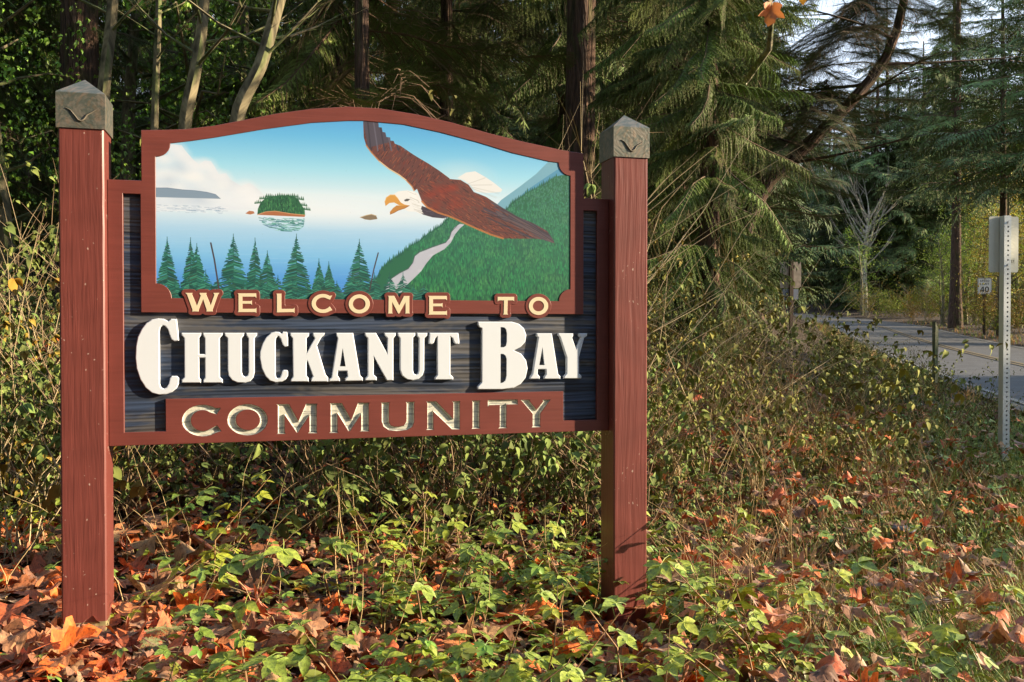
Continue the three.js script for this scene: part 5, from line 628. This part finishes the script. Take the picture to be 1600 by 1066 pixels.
// ------------------------------------------------------------------ road signs and odd things
{
  const alu = std(lin(0.50, 0.50, 0.42), 0.55, { metalness: 0.15, bumpMap: grey(128, 128, (u, v) => 0.5 + 0.5 * tile(u, v, 12, 12, 2), 4), bumpScale: 0.0006 }), galv = std(lin(0.50, 0.53, 0.52), 0.45, { metalness: 0.35 }), black = std(lin(0.012, 0.012, 0.014), 0.6);
  const plate = (w, h, r, d) => { const s = new THREE.Shape(), x = w / 2, y = h / 2; s.moveTo(-x + r, -y); s.lineTo(x - r, -y); s.absarc(x - r, -y + r, r, -Math.PI / 2, 0); s.lineTo(x, y - r); s.absarc(x - r, y - r, r, 0, Math.PI / 2); s.lineTo(-x + r, y); s.absarc(-x + r, y - r, r, Math.PI / 2, Math.PI); s.lineTo(-x, -y + r); s.absarc(-x + r, -y + r, r, Math.PI, Math.PI * 1.5); const g = new THREE.ExtrudeGeometry(s, { depth: d, bevelEnabled: false, curveSegments: 4 }); g.translate(0, 0, -d / 2); return g; };
  const print = (w, h, draw) => { const c = document.createElement('canvas'); c.width = w; c.height = h; draw(c.getContext('2d'), w, h); const t = new THREE.CanvasTexture(c); t.colorSpace = THREE.SRGBColorSpace; t.magFilter = THREE.LinearFilter; return t; };
  { // blank back of a road sign on a perforated steel post
    const x = 4.40, a = 8.0, g = thing('road_sign', 'blank grey back of a road sign on a perforated steel post', 'sign', null, [x, height(x, -a), -a], 0.12), top = EYE + 0.995 - g.position.y, w = 0.066;
    const s = new THREE.Shape(); s.moveTo(-w / 2, -0.4); s.lineTo(w / 2, -0.4); s.lineTo(w / 2, top); s.lineTo(-w / 2, top); s.closePath();
    for (let y = 0.05; y < top - 0.02; y += 0.042) { const h = new THREE.Path(); h.absarc(0.004, y, 0.0085, 0, Math.PI * 2); s.holes.push(h); }
    const face = new THREE.ExtrudeGeometry(s, { depth: 0.004, bevelEnabled: false, curveSegments: 5 }); face.translate(0, 0, 0.028);
    const wall = (px0, pz, sx, sz) => { const b = new THREE.BoxGeometry(sx, top + 0.4, sz); b.translate(px0, (top - 0.4) / 2, pz); return b.toNonIndexed(); };
    part('perforated_post', mergeGeometries([face, wall(-w / 2 + 0.002, 0, 0.004, 0.056), wall(w / 2 - 0.002, 0, 0.004, 0.056), wall(0, -0.03, w, 0.004)]), galv, g);
    const b = plate(0.285, 0.5, 0.02, 0.004); b.translate(0.012, top - 0.25, -0.04); part('sign_plate', b, alu, g);
    const st = new THREE.PlaneGeometry(0.05, 0.05); st.translate(0.095, top - 0.40, -0.0365); part('sticker', st, std(0xffffff, 0.6, { map: print(64, 64, (q, W, H) => { q.fillStyle = '#a9ab9c'; q.fillRect(0, 0, W, H); q.fillStyle = '#23241f'; q.font = 'bold 44px sans-serif'; q.textAlign = 'center'; q.textBaseline = 'middle'; q.fillText('87', W / 2, H / 2 + 2); }) }), g);
    for (const y of [top - 0.06, top - 0.44]) { const bolt = new THREE.CylinderGeometry(0.009, 0.009, 0.012, 6); bolt.rotateX(Math.PI / 2); bolt.translate(0.004, y, 0.036); part('bolt', bolt, galv, g); }
  }
  { // weathered back of a sign on a timber post further on
    const a = 26, x = 8.1, y = height(x, -a), g = thing('road_sign', 'tan back of a distant sign on a dark timber post in the brambles', 'sign', null, [x, y, -a]), mid = EYE + 1.53 - y;
    const p = new THREE.BoxGeometry(0.1, mid + 0.9, 0.1); p.translate(0, (mid + 0.4) / 2 - 0.03, 0); part('post', p, firBark, g);
    const b = plate(0.61, 0.76, 0.03, 0.005); b.translate(0, mid, -0.06); part('sign_plate', b, std(lin(0.42, 0.33, 0.24), 0.7, { map: paint(128, 128, (u, v) => { const m = 0.85 + 0.35 * tile(u, v, 9, 9, 3); return [m, m, m]; }) }), g);
    const b2 = plate(0.45, 0.3, 0.02, 0.005); b2.translate(0.0, mid - 0.56, -0.06); part('lower_plate', b2, std(lin(0.2, 0.22, 0.26), 0.7), g);
  }
  { // speed limit sign across the road
    const a = 53, x = 27.95, y = height(x, -a), g = thing('speed_limit_sign', 'white speed limit 40 sign on a timber post across the road', 'sign', null, [x, y, -a], -0.25), mid = EYE + 2.46 - y;
    const p = new THREE.BoxGeometry(0.12, mid + 0.7, 0.12); p.translate(0, (mid + 0.5) / 2 - 0.1, -0.07); part('post', p, firBark, g);
    const b = plate(0.76, 0.95, 0.05, 0.005), u = b.attributes.uv, q = b.attributes.position; for (let k = 0; k < u.count; k++) u.setXY(k, q.getX(k) / 0.76 + 0.5, q.getY(k) / 0.95 + 0.5);
    b.translate(0, mid, 0);
    part('sign_plate', b, std(0xffffff, 0.5, { map: print(512, 640, (c, W, H) => { c.fillStyle = '#e6e6e2'; c.fillRect(0, 0, W, H); c.strokeStyle = '#16171a'; c.lineWidth = 14; c.strokeRect(18, 18, W - 36, H - 36); c.fillStyle = '#16171a'; c.textAlign = 'center'; c.textBaseline = 'middle'; c.font = 'bold 118px sans-serif'; c.fillText('SPEED', W / 2, 118); c.fillText('LIMIT', W / 2, 240); c.font = 'bold 300px sans-serif'; c.fillText('40', W / 2, 455); }) }), g);
  }
  { // stake and stone on the bank
    const x = 5.2, a = 11, g = new THREE.BoxGeometry(0.05, 0.75, 0.045, 1, 4, 1), p = g.attributes.position; for (let k = 0; k < p.count; k++) { p.setX(k, p.getX(k) + 0.01 * noise(p.getY(k) * 9, k)); if (p.getY(k) > 0.37) p.setY(k, p.getY(k) - 0.1 * (p.getX(k) > 0 ? 1 : 0)); } g.computeVertexNormals();
    const m = single('wooden_stake', g, bark(0.16, 0.17, 0.11, 31, 0.006, 20, 3), 'short grey-green wooden stake standing in weeds beside the road', 'stake'); m.position.set(x, EYE - 0.30, -a); m.rotation.y = 0.4;
    const rock = new THREE.IcosahedronGeometry(0.06, 2), q = rock.attributes.position; for (let k = 0; k < q.count; k++) { const s = 1 + 0.3 * noise(q.getX(k) * 14, q.getY(k) * 14, q.getZ(k) * 14); q.setXYZ(k, q.getX(k) * s * 1.4, q.getY(k) * s * 0.6, q.getZ(k) * s); } rock.computeVertexNormals();
    const st = single('stone', rock, std(lin(0.12, 0.13, 0.15), 0.9), 'small blue-grey stone half hidden in the brambles', 'stone'); st.position.set(2.46, height(2.46, -5.6) + 0.16, -5.6);
  }
  { // last leaves hanging from an overhanging maple limb
    const r = rng(5), a = 6.6, g = thing('maple_branch', 'thin maple branch reaching overhead with a few last leaves', 'branch', null, [1.9, 0, -a]);
    const limb = [V(1.4, 4.6, -6.6), V(0.9, 4.2, -3.2), V(0.3, 3.85, -1), V(-0.1, 3.72, 0), V(-0.7, 3.6, 0.5)];
    part('limb', new Tri().tube(limb, [0.05, 0.035, 0.022, 0.014, 0.006], 6).geo(), mapleBark, g);
    const mats = [leafy(lin(0.55, 0.20, 0.06), 0.4), leafy(lin(0.75, 0.33, 0.03), 0.5), leafy(lin(0.36, 0.17, 0.08), 0.3)];
    [[0.0, 3.49, 0, 0.24, 0, 2, 'rust-orange maple leaf hanging curled from the overhead branch'], [0.19, 3.60, 0.1, 0.19, 1, 0, 'golden orange maple leaf hanging from the overhead branch'], [-0.37, 3.62, 0.1, 0.13, 2, 3, 'small brown maple leaf hanging highest from the overhead branch']].forEach(([x, y, z, s, m, k, label]) => {
      part('twig', new Tri().tube([V(x, y + 0.12 * s / 0.2, z), V(x + 0.01, y + 0.2, z), V(x - 0.02, 3.74 + 0.02, z)], [0.002, 0.003, 0.004], 4).geo(), mapleBark, g);
      const l = part('leaf', MAPLE[k], mats[m], g); l.userData.label = label; l.position.set(x, y, z); l.rotation.set(-1.35 + 0.3 * r(), 0.3 * (r() - 0.5), Math.PI + 0.3 * (r() - 0.5)); l.scale.setScalar(s);
    });
  }
}
renderer.render(scene, camera);
